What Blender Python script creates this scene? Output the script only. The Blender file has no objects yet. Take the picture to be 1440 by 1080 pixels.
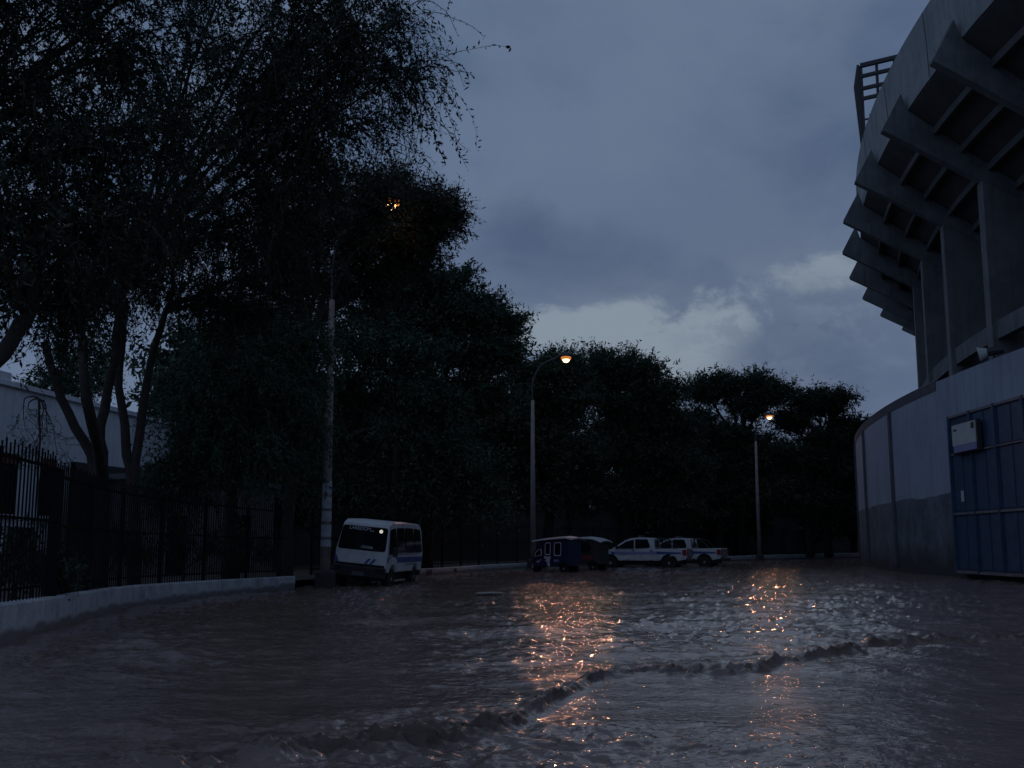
import bpy, bmesh, math, random
import numpy as np
from mathutils import Vector, Matrix
SC = bpy.context.scene
COL = SC.collection
R = math.radians

# ------------------------------------------------------------------ camera
F, CAMH = 1500.0, 1.2
PITCH = math.atan(226 / F)
cd = bpy.data.cameras.new('camera'); cam = bpy.data.objects.new('camera', cd); COL.objects.link(cam)
cam.location = (0, 0, CAMH); cam.rotation_euler = (math.pi / 2 + PITCH, 0, 0)
cd.sensor_width = 36; cd.lens = 36 * F / 1440; cd.clip_end = 6000; cd.clip_start = 0.05
SC.camera = cam
SC.render.resolution_x, SC.render.resolution_y = 1024, 768

# ------------------------------------------------------------------ colour management
SC.view_settings.view_transform = 'Standard'; SC.view_settings.look = 'None'
SC.view_settings.exposure = 0; SC.view_settings.gamma = 1; SC.view_settings.use_curve_mapping = False

# ------------------------------------------------------------------ world: dusk cloud deck over a nishita sky
W = bpy.data.worlds.new("World"); SC.world = W; W.use_nodes = True
nt = W.node_tree; N = nt.nodes; L = nt.links; N.clear()
def nd(t, **kw):
    n = N.new(t)
    for k, v in kw.items():
        if hasattr(n, k): setattr(n, k, v)
    return n
def mth(op, a, b=None, clamp=False):
    n = N.new('ShaderNodeMath'); n.operation = op; n.use_clamp = clamp
    for i, v in enumerate((a, b)):
        if v is None: continue
        if isinstance(v, (int, float)): n.inputs[i].default_value = v
        else: L.new(v, n.inputs[i])
    return n.outputs[0]
def mixc(f, a, b, mode='MIX'):
    n = N.new('ShaderNodeMix'); n.data_type = 'RGBA'; n.blend_type = mode; n.clamp_factor = True
    for s, v in ((n.inputs[0], f), (n.inputs[6], a), (n.inputs[7], b)):
        if isinstance(v, (int, float)): s.default_value = v
        elif isinstance(v, tuple): s.default_value = (*v, 1)
        else: L.new(v, s)
    return n.outputs[2]
SUN_EL, SUN_ROT = R(3.0), R(10.0)
geo = nd('ShaderNodeTexCoord')
sep = nd('ShaderNodeSeparateXYZ'); L.new(geo.outputs['Generated'], sep.inputs[0])
X, Y, Z = sep.outputs
az = mth('ARCTAN2', X, Y); el = mth('ARCSINE', Z)
# cloud-plane coordinates: clouds lie on a layer, so they stretch towards the horizon
zz = mth('ADD', mth('MAXIMUM', Z, 0.0), 0.16)
comb = nd('ShaderNodeCombineXYZ'); L.new(mth('DIVIDE', X, zz), comb.inputs[0]); L.new(mth('DIVIDE', Y, zz), comb.inputs[1])
def noise(scale, detail, rough, off=(0, 0, 0), dist=0.0):
    mp = nd('ShaderNodeMapping'); mp.inputs['Location'].default_value = off; L.new(comb.outputs[0], mp.inputs[0])
    n = nd('ShaderNodeTexNoise'); n.inputs['Scale'].default_value = scale; n.inputs['Detail'].default_value = detail
    n.inputs['Roughness'].default_value = rough; n.inputs['Distortion'].default_value = dist
    L.new(mp.outputs[0], n.inputs['Vector']); return n.outputs['Fac']
def mrange(v, a, b, c=0.0, d=1.0, smooth=True):
    n = nd('ShaderNodeMapRange'); n.interpolation_type = 'SMOOTHSTEP' if smooth else 'LINEAR'
    n.inputs[1].default_value = a; n.inputs[2].default_value = b; n.inputs[3].default_value = c; n.inputs[4].default_value = d
    L.new(v, n.inputs[0]); return n.outputs[0]
def blob(a0, e0, sa, se):
    u = mth('DIVIDE', mth('SUBTRACT', az, R(a0)), R(sa)); v = mth('DIVIDE', mth('SUBTRACT', el, R(e0)), R(se))
    return mth('EXPONENT', mth('MULTIPLY', mth('ADD', mth('MULTIPLY', u, u), mth('MULTIPLY', v, v)), -1.0))
big = noise(0.9, 4, 0.5, (3.1, 1.7, 0)); med = noise(2.2, 6, 0.55, (0.4, 7.7, 0), 0.3); fine = noise(6.5, 9, 0.62, (5.4, 2.2, 0), 0.4)
def dnoise(scale, detail, rough, off=(0, 0, 0), dist=0.0, st=(1, 1, 1.6)):
    mp = nd('ShaderNodeMapping'); mp.inputs['Location'].default_value = off; mp.inputs['Scale'].default_value = st; L.new(geo.outputs['Generated'], mp.inputs[0])
    n = nd('ShaderNodeTexNoise'); n.inputs['Scale'].default_value = scale; n.inputs['Detail'].default_value = detail
    n.inputs['Roughness'].default_value = rough; n.inputs['Distortion'].default_value = dist
    L.new(mp.outputs[0], n.inputs['Vector']); return n.outputs['Fac']
def add(*a):
    o = a[0]
    for b_ in a[1:]: o = mth('ADD', o, b_)
    return o
puff = dnoise(13, 10, .66, (2.3, .7, 1.1), .25); soft = dnoise(3.6, 5, .5, (.3, 4.1, 2.2), .4, (1, 1, 1.3)); mott = dnoise(7.5, 6, .55, (5.3, 1.1, .2), .3)
base = mixc(mrange(soft, 0.38, 0.60), (0.062, 0.100, 0.176), (0.114, 0.160, 0.256))
base = mixc(mth('MULTIPLY', mrange(mott, 0.44, 0.62), 0.55), base, (0.130, 0.174, 0.258))
base = mixc(mth('MULTIPLY', blob(4.5, 24, 6, 8), 0.45), base, (0.126, 0.168, 0.250))
# darker banks of cloud
base = mixc(mth('MULTIPLY', mth('MULTIPLY', blob(5, 15.0, 9, 2.9), mrange(soft, 0.30, 0.60, 1.0, 0.6)), 0.80), base, (0.068, 0.100, 0.182))
base = mixc(mth('MULTIPLY', mth('MULTIPLY', blob(17.5, 20, 6.5, 5), mrange(mott, 0.25, 0.65, 1.0, 0.5)), 0.85), base, (0.056, 0.090, 0.164))
# soft pale glow low in the sky, and breaks with torn edges
glow = mth('MULTIPLY', add(blob(10, 12.0, 10, 2.6), mth('MULTIPLY', blob(19, 13, 6, 3), .6)), mrange(mott, .3, .6, .45, 1.0))
base = mixc(mth('MULTIPLY', glow, 0.50), base, (0.175, 0.228, 0.305))
gapm = add(mth('MULTIPLY', blob(5.5, 11.6, 8.0, 1.5), .85), mth('MULTIPLY', blob(17.0, 14.0, 4.5, 1.3), .75), mth('MULTIPLY', blob(8.2, 9.4, 3.6, 1.3), 1.1), mth('MULTIPLY', blob(11.5, 12.2, 2.8, 1.8), .62), mth('MULTIPLY', blob(1.0, 11.2, 5.0, 1.6), .5))
gap = mrange(add(mth('MULTIPLY', gapm, 0.34), puff), 0.62, 0.82)
gap = mth('MULTIPLY', gap, mrange(gapm, 0.08, 0.6))
base = mixc(mth('MULTIPLY', gap, 0.85), base, (0.225, 0.280, 0.340))
# ragged lower cumulus in front of the breaks
cum = mth('MULTIPLY', mrange(puff, .46, .56), add(blob(15.5, 10.6, 4.6, 2.6), mth('MULTIPLY', blob(1.5, 9.3, 3.0, 1.2), .8)))
base = mixc(mth('MULTIPLY', cum, .8), base, (0.078, 0.114, 0.192))
lift = mth('ADD', mth('ADD', mth('MULTIPLY', mrange(Y, 0.35, -0.35), 0.30), mth('MULTIPLY', mrange(Z, 0.55, 0.95), 0.15)), 1.07)  # unseen sky behind the camera and overhead brightened to light facade and wall
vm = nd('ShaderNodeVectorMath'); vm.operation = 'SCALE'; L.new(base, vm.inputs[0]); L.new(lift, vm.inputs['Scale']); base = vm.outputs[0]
sky = nd('ShaderNodeTexSky'); sky.sky_type = 'NISHITA'; sky.sun_disc = False; sky.sun_elevation = SUN_EL; sky.sun_rotation = SUN_ROT
bg1 = nd('ShaderNodeBackground'); L.new(sky.outputs[0], bg1.inputs[0]); bg1.inputs[1].default_value = 0.05
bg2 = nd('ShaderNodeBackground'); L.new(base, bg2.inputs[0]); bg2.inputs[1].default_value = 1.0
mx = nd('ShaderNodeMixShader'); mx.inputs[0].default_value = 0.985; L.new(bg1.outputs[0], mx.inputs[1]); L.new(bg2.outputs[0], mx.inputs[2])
wo = nd('ShaderNodeOutputWorld'); L.new(mx.outputs[0], wo.inputs[0])

sd = bpy.data.lights.new('sun', 'SUN'); sd.energy = 0.03; sd.angle = R(30); sd.color = (0.85, 0.9, 1.0)
sun = bpy.data.objects.new('sun', sd); COL.objects.link(sun)
sun.rotation_euler = (R(90 - 25), 0, R(180) - SUN_ROT)

# ------------------------------------------------------------------ pixel helpers (photo pixels -> real places)
_c, _s = math.cos(PITCH), math.sin(PITCH)
def ray(x, y):
    d0, d2 = (x - 720) / F, (540 - y) / F
    return Vector((d0, _c - _s * d2, _s + _c * d2))
def at(x, y, dist):                       # point seen at pixel x,y standing dist metres down the street
    r = ray(x, y); t = dist / r.y
    return Vector((r.x * t, dist, CAMH + r.z * t))
def px_x(x, dist): return (x - 720) / F * dist / (_c)   # close enough near the horizon

# ------------------------------------------------------------------ materials
MATS = {}
def mat(name, col, rough=0.8, metal=0.0, var=0.0, vscale=3.0, bump=0.0, bscale=20.0, spec=0.5, emit=None, es=0, col2=None, v0=.35, v1=.7, vdist=0.0, streak=0.0, tide=None):
    m = bpy.data.materials.new(name); m.use_nodes = True; t = m.node_tree; b = t.nodes['Principled BSDF']
    b.inputs['Base Color'].default_value = (*col, 1); b.inputs['Roughness'].default_value = rough; b.inputs['Metallic'].default_value = metal
    b.inputs['Specular IOR Level'].default_value = spec
    tc = t.nodes.new('ShaderNodeTexCoord')
    if var or col2:
        n = t.nodes.new('ShaderNodeTexNoise'); n.inputs['Scale'].default_value = vscale; n.inputs['Detail'].default_value = 6; n.inputs['Distortion'].default_value = vdist
        n.inputs['Roughness'].default_value = .65
        t.links.new(tc.outputs['Object'], n.inputs['Vector'])
        r = t.nodes.new('ShaderNodeMapRange'); r.inputs[1].default_value = v0; r.inputs[2].default_value = v1; t.links.new(n.outputs['Fac'], r.inputs[0])
        mx = t.nodes.new('ShaderNodeMix'); mx.data_type = 'RGBA'; t.links.new(r.outputs[0], mx.inputs[0])
        mx.inputs[6].default_value = (*col, 1); c2 = col2 or tuple(c * (1 - var) for c in col); mx.inputs[7].default_value = (*c2, 1)
        t.links.new(mx.outputs[2], b.inputs['Base Color'])
    if bump:
        n = t.nodes.new('ShaderNodeTexNoise'); n.inputs['Scale'].default_value = bscale; n.inputs['Detail'].default_value = 5
        t.links.new(tc.outputs['Object'], n.inputs['Vector'])
        bp = t.nodes.new('ShaderNodeBump'); bp.inputs['Strength'].default_value = bump; bp.inputs['Distance'].default_value = 0.03
        t.links.new(n.outputs['Fac'], bp.inputs['Height']); t.links.new(bp.outputs[0], b.inputs['Normal'])
    if emit:
        b.inputs['Emission Color'].default_value = (*emit, 1); b.inputs['Emission Strength'].default_value = es
    if streak or tide:
        src = b.inputs['Base Color'].links[0].from_socket
        mp = t.nodes.new('ShaderNodeMapping'); mp.inputs['Scale'].default_value = (2.6, 2.6, .16); t.links.new(tc.outputs['Object'], mp.inputs[0])
        n = t.nodes.new('ShaderNodeTexNoise'); n.inputs['Scale'].default_value = 1.6; n.inputs['Detail'].default_value = 7; n.inputs['Roughness'].default_value = .7; t.links.new(mp.outputs[0], n.inputs['Vector'])
        r = t.nodes.new('ShaderNodeMapRange'); r.inputs[1].default_value = .50; r.inputs[2].default_value = .70; r.inputs[4].default_value = streak; t.links.new(n.outputs['Fac'], r.inputs[0])
        mx = t.nodes.new('ShaderNodeMix'); mx.data_type = 'RGBA'; t.links.new(r.outputs[0], mx.inputs[0]); t.links.new(src, mx.inputs[6]); mx.inputs[7].default_value = (*[c * .32 for c in col], 1); out = mx.outputs[2]
        if tide:
            sp_ = t.nodes.new('ShaderNodeSeparateXYZ'); t.links.new(tc.outputs['Object'], sp_.inputs[0])
            n2 = t.nodes.new('ShaderNodeTexNoise'); n2.inputs['Scale'].default_value = 2.2; n2.inputs['Detail'].default_value = 6; t.links.new(tc.outputs['Object'], n2.inputs['Vector'])
            a_ = t.nodes.new('ShaderNodeMath'); a_.operation = 'MULTIPLY_ADD'; a_.inputs[1].default_value = .30; t.links.new(n2.outputs['Fac'], a_.inputs[0]); t.links.new(sp_.outputs[2], a_.inputs[2])
            r2 = t.nodes.new('ShaderNodeMapRange'); r2.inputs[1].default_value = tide + .15; r2.inputs[2].default_value = tide + .22; r2.inputs[3].default_value = .75; r2.inputs[4].default_value = 0; t.links.new(a_.outputs[0], r2.inputs[0])
            m3 = t.nodes.new('ShaderNodeMix'); m3.data_type = 'RGBA'; t.links.new(r2.outputs[0], m3.inputs[0]); t.links.new(out, m3.inputs[6]); m3.inputs[7].default_value = (.10, .075, .06, 1); out = m3.outputs[2]
        t.links.new(out, b.inputs['Base Color'])
    MATS[name] = m; return m
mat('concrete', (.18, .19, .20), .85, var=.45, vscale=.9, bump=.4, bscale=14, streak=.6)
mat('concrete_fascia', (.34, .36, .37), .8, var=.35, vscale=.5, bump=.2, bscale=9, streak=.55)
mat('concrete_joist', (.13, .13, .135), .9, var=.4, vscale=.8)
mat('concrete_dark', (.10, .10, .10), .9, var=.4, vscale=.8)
mat('column_concrete', (.20, .20, .205), .85, var=.4, vscale=.8, bump=.4, bscale=12, streak=.5)
mat('white_wash', (.56, .58, .62), .85, col2=(.22, .21, .20), vscale=2.2, bump=.5, bscale=18, v0=.42, v1=.8, streak=.35, tide=.07)
mat('graffiti_paint', (.05, .05, .06), .6)
mat('gate_blue', (.030, .062, .125), .6, col2=(.02, .038, .075), vscale=1.6, bump=.15, bscale=8)
mat('gate_blue_light', (.045, .085, .155), .5, col2=(.025, .048, .09), vscale=2.5)
mat('gate_rail', (.22, .18, .19), .6, var=.4, vscale=4)
mat('pilaster', (.11, .11, .13), .85, var=.3, vscale=2)
mat('sign_white', (.52, .55, .53), .5, var=.15, vscale=2.0)
mat('sign_purple', (.25, .24, .42), .5)
mat('dark_metal', (.025, .025, .028), .5)
mat('black_iron', (.012, .012, .014), .85, spec=.1)
mat('bark', (.055, .045, .038), .95, var=.5, vscale=5, bump=.8, bscale=15)
mat('building_white', (.80, .84, .90), .85, var=.25, vscale=.6, bump=.15, bscale=6, streak=.3)
mat('building_grey', (.17, .17, .18), .85, var=.4, vscale=.7)
mat('window_dark', (.012, .012, .015), .25)
mat('lintel_red', (.17, .055, .045), .8)
mat('earth', (.07, .058, .045), .95, var=.5, vscale=1.2, bump=.5, bscale=8)
mat('perimeter', (.06, .06, .06), .9, var=.5, vscale=.5)
mat('pole_concrete', (.30, .27, .26), .85, var=.35, vscale=3, bump=.3, bscale=20)
mat('pole_steel', (.07, .07, .075), .5, metal=.6)
mat('poster_white', (.42, .44, .50), .7, col2=(.25, .25, .28), vscale=9)
mat('rubber', (.012, .012, .012), .85)
mat('rim_steel', (.38, .38, .38), .35, metal=.5)
mat('paint_white', (.62, .63, .66), .32, col2=(.42, .40, .38), vscale=2.0, v0=.5, v1=.85, streak=.25, tide=.46)
mat('paint_white_dull', (.54, .54, .57), .4, col2=(.36, .34, .32), vscale=2.0, v0=.4, v1=.8, streak=.25, tide=.50)
mat('stripe_blue', (.045, .075, .27), .4)
mat('moto_blue', (.022, .030, .095), .35, var=.3, vscale=3)
mat('moto_green', (.04, .05, .042), .5, var=.3, vscale=3)
mat('moto_red', (.14, .02, .02), .6)
mat('canvas_white', (.50, .50, .52), .8, var=.3, vscale=3)
mat('car_glass', (.012, .013, .016), .08)
mat('car_trim', (.02, .02, .022), .6)
mat('tail_red', (.22, .015, .02), .25)
mat('lens_clear', (.45, .45, .45), .15)
mat('tailgate_grey', (.24, .26, .28), .4, var=.3, vscale=3)
mat('decal', (.55, .56, .62), .6)
mat('lamp_glow', (1, .8, .5), .4, emit=(1.0, .55, .22), es=9)
mat('halo_glow', (.8, .4, .15), .4, emit=(1.0, .30, .06), es=.5)
mat('spot_glow', (1, .9, .7), .4, emit=(1.0, .92, .75), es=.55)
mat('foam', (.30, .25, .22), .7)

def leafmat(name, c1, c2, c3=None):
    m = bpy.data.materials.new(name); m.use_nodes = True; t = m.node_tree; b = t.nodes['Principled BSDF']
    b.inputs['Roughness'].default_value = .75; b.inputs['Specular IOR Level'].default_value = .2
    g = t.nodes.new('ShaderNodeNewGeometry'); cr = t.nodes.new('ShaderNodeValToRGB')
    t.links.new(g.outputs['Random Per Island'], cr.inputs[0])
    cr.color_ramp.elements[0].color = (*c1, 1); cr.color_ramp.elements[1].color = (*c2, 1); cr.color_ramp.elements[1].position = .85
    if c3: e = cr.color_ramp.elements.new(.94); e.color = (*c3, 1)
    t.links.new(cr.outputs[0], b.inputs['Base Color'])
    MATS[name] = m
leafmat('leaf_feather', (.018, .025, .020), (.042, .055, .038), (.085, .06, .04))
leafmat('leaf_green', (.024, .042, .030), (.052, .078, .050))
leafmat('leaf_pepper', (.024, .044, .030), (.052, .085, .054))

# stadium lower wall: painted above, bare stained concrete below
def wall_mat():
    m = bpy.data.materials.new('stadium_wall_paint'); m.use_nodes = True; t = m.node_tree; b = t.nodes['Principled BSDF']
    g = t.nodes.new('ShaderNodeNewGeometry'); s = t.nodes.new('ShaderNodeSeparateXYZ'); t.links.new(g.outputs['Position'], s.inputs[0])
    def nz(sc, det, rough=.6):
        n = t.nodes.new('ShaderNodeTexNoise'); n.inputs['Scale'].default_value = sc; n.inputs['Detail'].default_value = det; n.inputs['Roughness'].default_value = rough
        t.links.new(g.outputs['Position'], n.inputs['Vector']); return n.outputs['Fac']
    def mr(v, a, c, d0=0, d1=1):
        n = t.nodes.new('ShaderNodeMapRange'); n.inputs[1].default_value = a; n.inputs[2].default_value = c; n.inputs[3].default_value = d0; n.inputs[4].default_value = d1
        t.links.new(v, n.inputs[0]); return n.outputs[0]
    def mx(f, a, c):
        n = t.nodes.new('ShaderNodeMix'); n.data_type = 'RGBA'
        t.links.new(f, n.inputs[0])
        for i, v in ((6, a), (7, c)):
            if isinstance(v, tuple): n.inputs[i].default_value = (*v, 1)
            else: t.links.new(v, n.inputs[i])
        return n.outputs[2]
    def ma(op, a, c):
        n = t.nodes.new('ShaderNodeMath'); n.operation = op
        for i, v in ((0, a), (1, c)):
            if isinstance(v, (int, float)): n.inputs[i].default_value = v
            else: t.links.new(v, n.inputs[i])
        return n.outputs[0]
    paint = mx(mr(nz(.5, 5), .35, .75), (.345, .375, .45), (.26, .285, .35))
    mpp = t.nodes.new('ShaderNodeMapping'); mpp.inputs['Scale'].default_value = (1.6, 1.6, .10); t.links.new(g.outputs['Position'], mpp.inputs[0])
    ns_ = t.nodes.new('ShaderNodeTexNoise'); ns_.inputs['Scale'].default_value = 1.5; ns_.inputs['Detail'].default_value = 8; ns_.inputs['Roughness'].default_value = .7; t.links.new(mpp.outputs[0], ns_.inputs['Vector'])
    paint = mx(mr(ns_.outputs['Fac'], .50, .72, 0, .55), paint, (.15, .155, .19))
    bare = mx(mr(nz(1.1, 8, .7), .38, .66), (.15, .165, .19), (.065, .07, .085))
    zed = ma('ADD', s.outputs[2], ma('MULTIPLY', ma('SUBTRACT', nz(.35, 2), .5), .35))
    c = mx(mr(zed, 3.12, 3.16), bare, paint)
    damp = ma('ADD', s.outputs[2], ma('MULTIPLY', ma('SUBTRACT', nz(.6, 6), .5), 2.6))
    c = mx(mr(damp, .4, 1.3), (.045, .042, .042), c)
    t.links.new(c, b.inputs['Base Color']); b.inputs['Roughness'].default_value = .8
    bp = t.nodes.new('ShaderNodeBump'); bp.inputs['Strength'].default_value = .25; bp.inputs['Distance'].default_value = .022
    t.links.new(nz(3, 8), bp.inputs['Height']); t.links.new(bp.outputs[0], b.inputs['Normal'])
    MATS['stadium_wall'] = m
wall_mat()

# ------------------------------------------------------------------ object helpers
def tag(o, label=None, cat=None, group=None, kind=None):
    if label: o['label'] = label
    if cat: o['category'] = cat
    if group: o['group'] = group
    if kind: o['kind'] = kind
    return o
def empty(name, loc=(0, 0, 0), rz=0.0, **kw):
    o = bpy.data.objects.new(name, None); COL.objects.link(o); o.location = loc; o.rotation_euler = (0, 0, rz); o.empty_display_size = .3
    return tag(o, **kw)
class MB:
    def __init__(s): s.v = []; s.f = []
    def quadbox(s, p):          # 8 points: 4 bottom ccw, 4 top ccw
        n = len(s.v); s.v += [tuple(q) for q in p]
        for a in ((3, 2, 1, 0), (4, 5, 6, 7), (0, 1, 5, 4), (1, 2, 6, 5), (2, 3, 7, 6), (3, 0, 4, 7)): s.f.append(tuple(n + i for i in a))
        return s
    def box(s, x0, x1, y0, y1, z0, z1):
        return s.quadbox([(x0, y0, z0), (x1, y0, z0), (x1, y1, z0), (x0, y1, z0), (x0, y0, z1), (x1, y0, z1), (x1, y1, z1), (x0, y1, z1)])
    def beam(s, a, b, w, h, up=(0, 0, 1)):
        a, b = Vector(a), Vector(b); d = (b - a).normalized(); u = Vector(up)
        sx = d.cross(u)
        if sx.length < 1e-4: sx = d.cross(Vector((1, 0, 0)))
        sx.normalize(); uy = sx.cross(d).normalized(); sx *= w / 2; uy *= h / 2
        return s.quadbox([a - sx - uy, a + sx - uy, b + sx - uy, b - sx - uy, a - sx + uy, a + sx + uy, b + sx + uy, b - sx + uy])
    def tube(s, pts, rad, n=8, cap=True):
        pts = [Vector(p) for p in pts]
        if isinstance(rad, (int, float)): rad = [rad] * len(pts)
        base = len(s.v); prev = None
        for i, p in enumerate(pts):
            d = (pts[min(i + 1, len(pts) - 1)] - pts[max(i - 1, 0)]).normalized()
            if prev is None:
                a = d.orthogonal().normalized()
            else:
                a = (prev - d * prev.dot(d)).normalized()
            prev = a; b = d.cross(a)
            for k in range(n):
                t = 2 * math.pi * k / n; s.v.append(tuple(p + (a * math.cos(t) + b * math.sin(t)) * rad[i]))
        for i in range(len(pts) - 1):
            for k in range(n):
                s.f.append((base + i * n + k, base + i * n + (k + 1) % n, base + (i + 1) * n + (k + 1) % n, base + (i + 1) * n + k))
        if cap:
            s.f.append(tuple(base + k for k in reversed(range(n)))); e = base + (len(pts) - 1) * n; s.f.append(tuple(e + k for k in range(n)))
        return s
    def lathe(s, prof, n=16, c=(0, 0, 0), axis='z'):
        base = len(s.v)
        for r, h in prof:
            for k in range(n):
                t = 2 * math.pi * k / n; x, y = r * math.cos(t), r * math.sin(t)
                p = (x, y, h) if axis == 'z' else ((x, h, y) if axis == 'y' else (h, x, y))
                s.v.append((p[0] + c[0], p[1] + c[1], p[2] + c[2]))
        for i in range(len(prof) - 1):
            for k in range(n): s.f.append((base + i * n + k, base + i * n + (k + 1) % n, base + (i + 1) * n + (k + 1) % n, base + (i + 1) * n + k))
        s.f.append(tuple(base + k for k in reversed(range(n)))); e = base + (len(prof) - 1) * n; s.f.append(tuple(e + k for k in range(n)))
        return s
    def slab(s, poly, n, th):   # polygon (3d points) thickened by th along n
        n = Vector(n).normalized() * th; b = len(s.v); k = len(poly)
        s.v += [tuple(Vector(p)) for p in poly] + [tuple(Vector(p) + n) for p in poly]
        s.f.append(tuple(b + i for i in reversed(range(k)))); s.f.append(tuple(b + k + i for i in range(k)))
        for i in range(k): s.f.append((b + i, b + (i + 1) % k, b + k + (i + 1) % k, b + k + i))
        return s
    def build(s, name, m, parent=None, bevel=0, smooth=False, **kw):
        me = bpy.data.meshes.new(name); me.from_pydata(s.v, [], s.f); me.update()
        bm = bmesh.new(); bm.from_mesh(me); bmesh.ops.recalc_face_normals(bm, faces=bm.faces); bm.to_mesh(me); bm.free()
        me.materials.append(MATS[m])
        if smooth:
            for p in me.polygons: p.use_smooth = True
        o = bpy.data.objects.new(name, me); COL.objects.link(o)
        if parent: o.parent = parent
        if bevel:
            b = o.modifiers.new('bevel', 'BEVEL'); b.width = bevel; b.segments = 2; b.limit_method = 'ANGLE'; b.angle_limit = R(35)
        return tag(o, **kw)
def fast_mesh(name, verts, quads, m, parent=None):
    me = bpy.data.meshes.new(name); nq = len(quads); me.vertices.add(len(verts)); me.vertices.foreach_set('co', np.ascontiguousarray(verts, np.float32).ravel())
    me.loops.add(nq * 4); me.loops.foreach_set('vertex_index', np.ascontiguousarray(quads, np.int32).ravel())
    me.polygons.add(nq); me.polygons.foreach_set('loop_start', np.arange(0, nq * 4, 4, dtype=np.int32))
    me.update(calc_edges=True); me.validate(); me.materials.append(MATS[m])
    o = bpy.data.objects.new(name, me); COL.objects.link(o)
    if parent: o.parent = parent
    return o
def copy_tree(o, parent=None):
    c = o.copy(); COL.objects.link(c); c.parent = parent
    for ch in list(o.children): copy_tree(ch, c)
    return c
def text_mesh(name, body, size, m, parent, matrix, extrude=.004):
    cu = bpy.data.curves.new(name, 'FONT'); cu.body = body; cu.size = size; cu.extrude = extrude; cu.align_x = 'CENTER'; cu.align_y = 'CENTER'
    to = bpy.data.objects.new(name, cu); me = bpy.data.meshes.new_from_object(to); bpy.data.objects.remove(to)
    me.transform(matrix); me.materials.append(MATS[m]); o = bpy.data.objects.new(name, me); COL.objects.link(o); o.parent = parent; return o

# ================================================================== STADIUM
SCX, SCY = 111.4, 36.8
def cyl(r, a, z): return (SCX + r * math.cos(R(a)), SCY + r * math.sin(R(a)), z)
A0, A1 = 200.0, 118.0
def ringseg(mb, prof, a0, a1, n):
    """sweep a closed (r,z) profile from angle a0 to a1"""
    k = len(prof); b = len(mb.v)
    for i in range(n + 1):
        a = a0 + (a1 - a0) * i / n
        mb.v += [cyl(r, a, z) for r, z in prof]
    for i in range(n):
        for j in range(k): mb.f.append((b + i * k + j, b + i * k + (j + 1) % k, b + (i + 1) * k + (j + 1) % k, b + (i + 1) * k + j))
    mb.f.append(tuple(b + j for j in range(k))); mb.f.append(tuple(b + n * k + j for j in reversed(range(k)))); return mb
st = empty('stadium', cyl(94.7, 178, 0), label='grey concrete stadium with raking beams under its stand, rising over the flooded street', cat='stadium')
INV = Matrix.Translation(-Vector(st.location))
def sp(o):
    o.matrix_parent_inverse = INV; return o
def SB(mb, name, m, **kw): return sp(mb.build(name, m, st, **kw))
# curved lower wall
SB(ringseg(MB(), [(94.7, -.5), (94.7, 7.58), (94.3, 7.58), (94.3, -.5)], A0, A1, 120), 'outer_wall', 'stadium_wall')
SB(ringseg(MB(), [(94.72, 7.25), (94.76, 7.60), (94.70, 7.66), (94.26, 7.66), (94.26, 7.585), (94.69, 7.585), (94.69, 7.25)], 176.9, 150, 50), 'coping', 'pilaster')
for a in (172.6, 167.7, 162.8):
    SB(ringseg(MB(), [(94.71, .3), (94.82, .3), (94.82, 7.25), (94.71, 7.25)], a + .09, a - .09, 1), 'pilaster', 'pilaster')
# inner dark concourse wall
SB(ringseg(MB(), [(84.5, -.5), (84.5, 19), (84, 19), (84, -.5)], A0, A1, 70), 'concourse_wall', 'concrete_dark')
SB(ringseg(MB(), [(94.3, 6.0), (94.3, 6.3), (84.5, 6.3), (84.5, 6.0)], A0, A1, 70), 'concourse_floor', 'concrete_dark')
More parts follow.
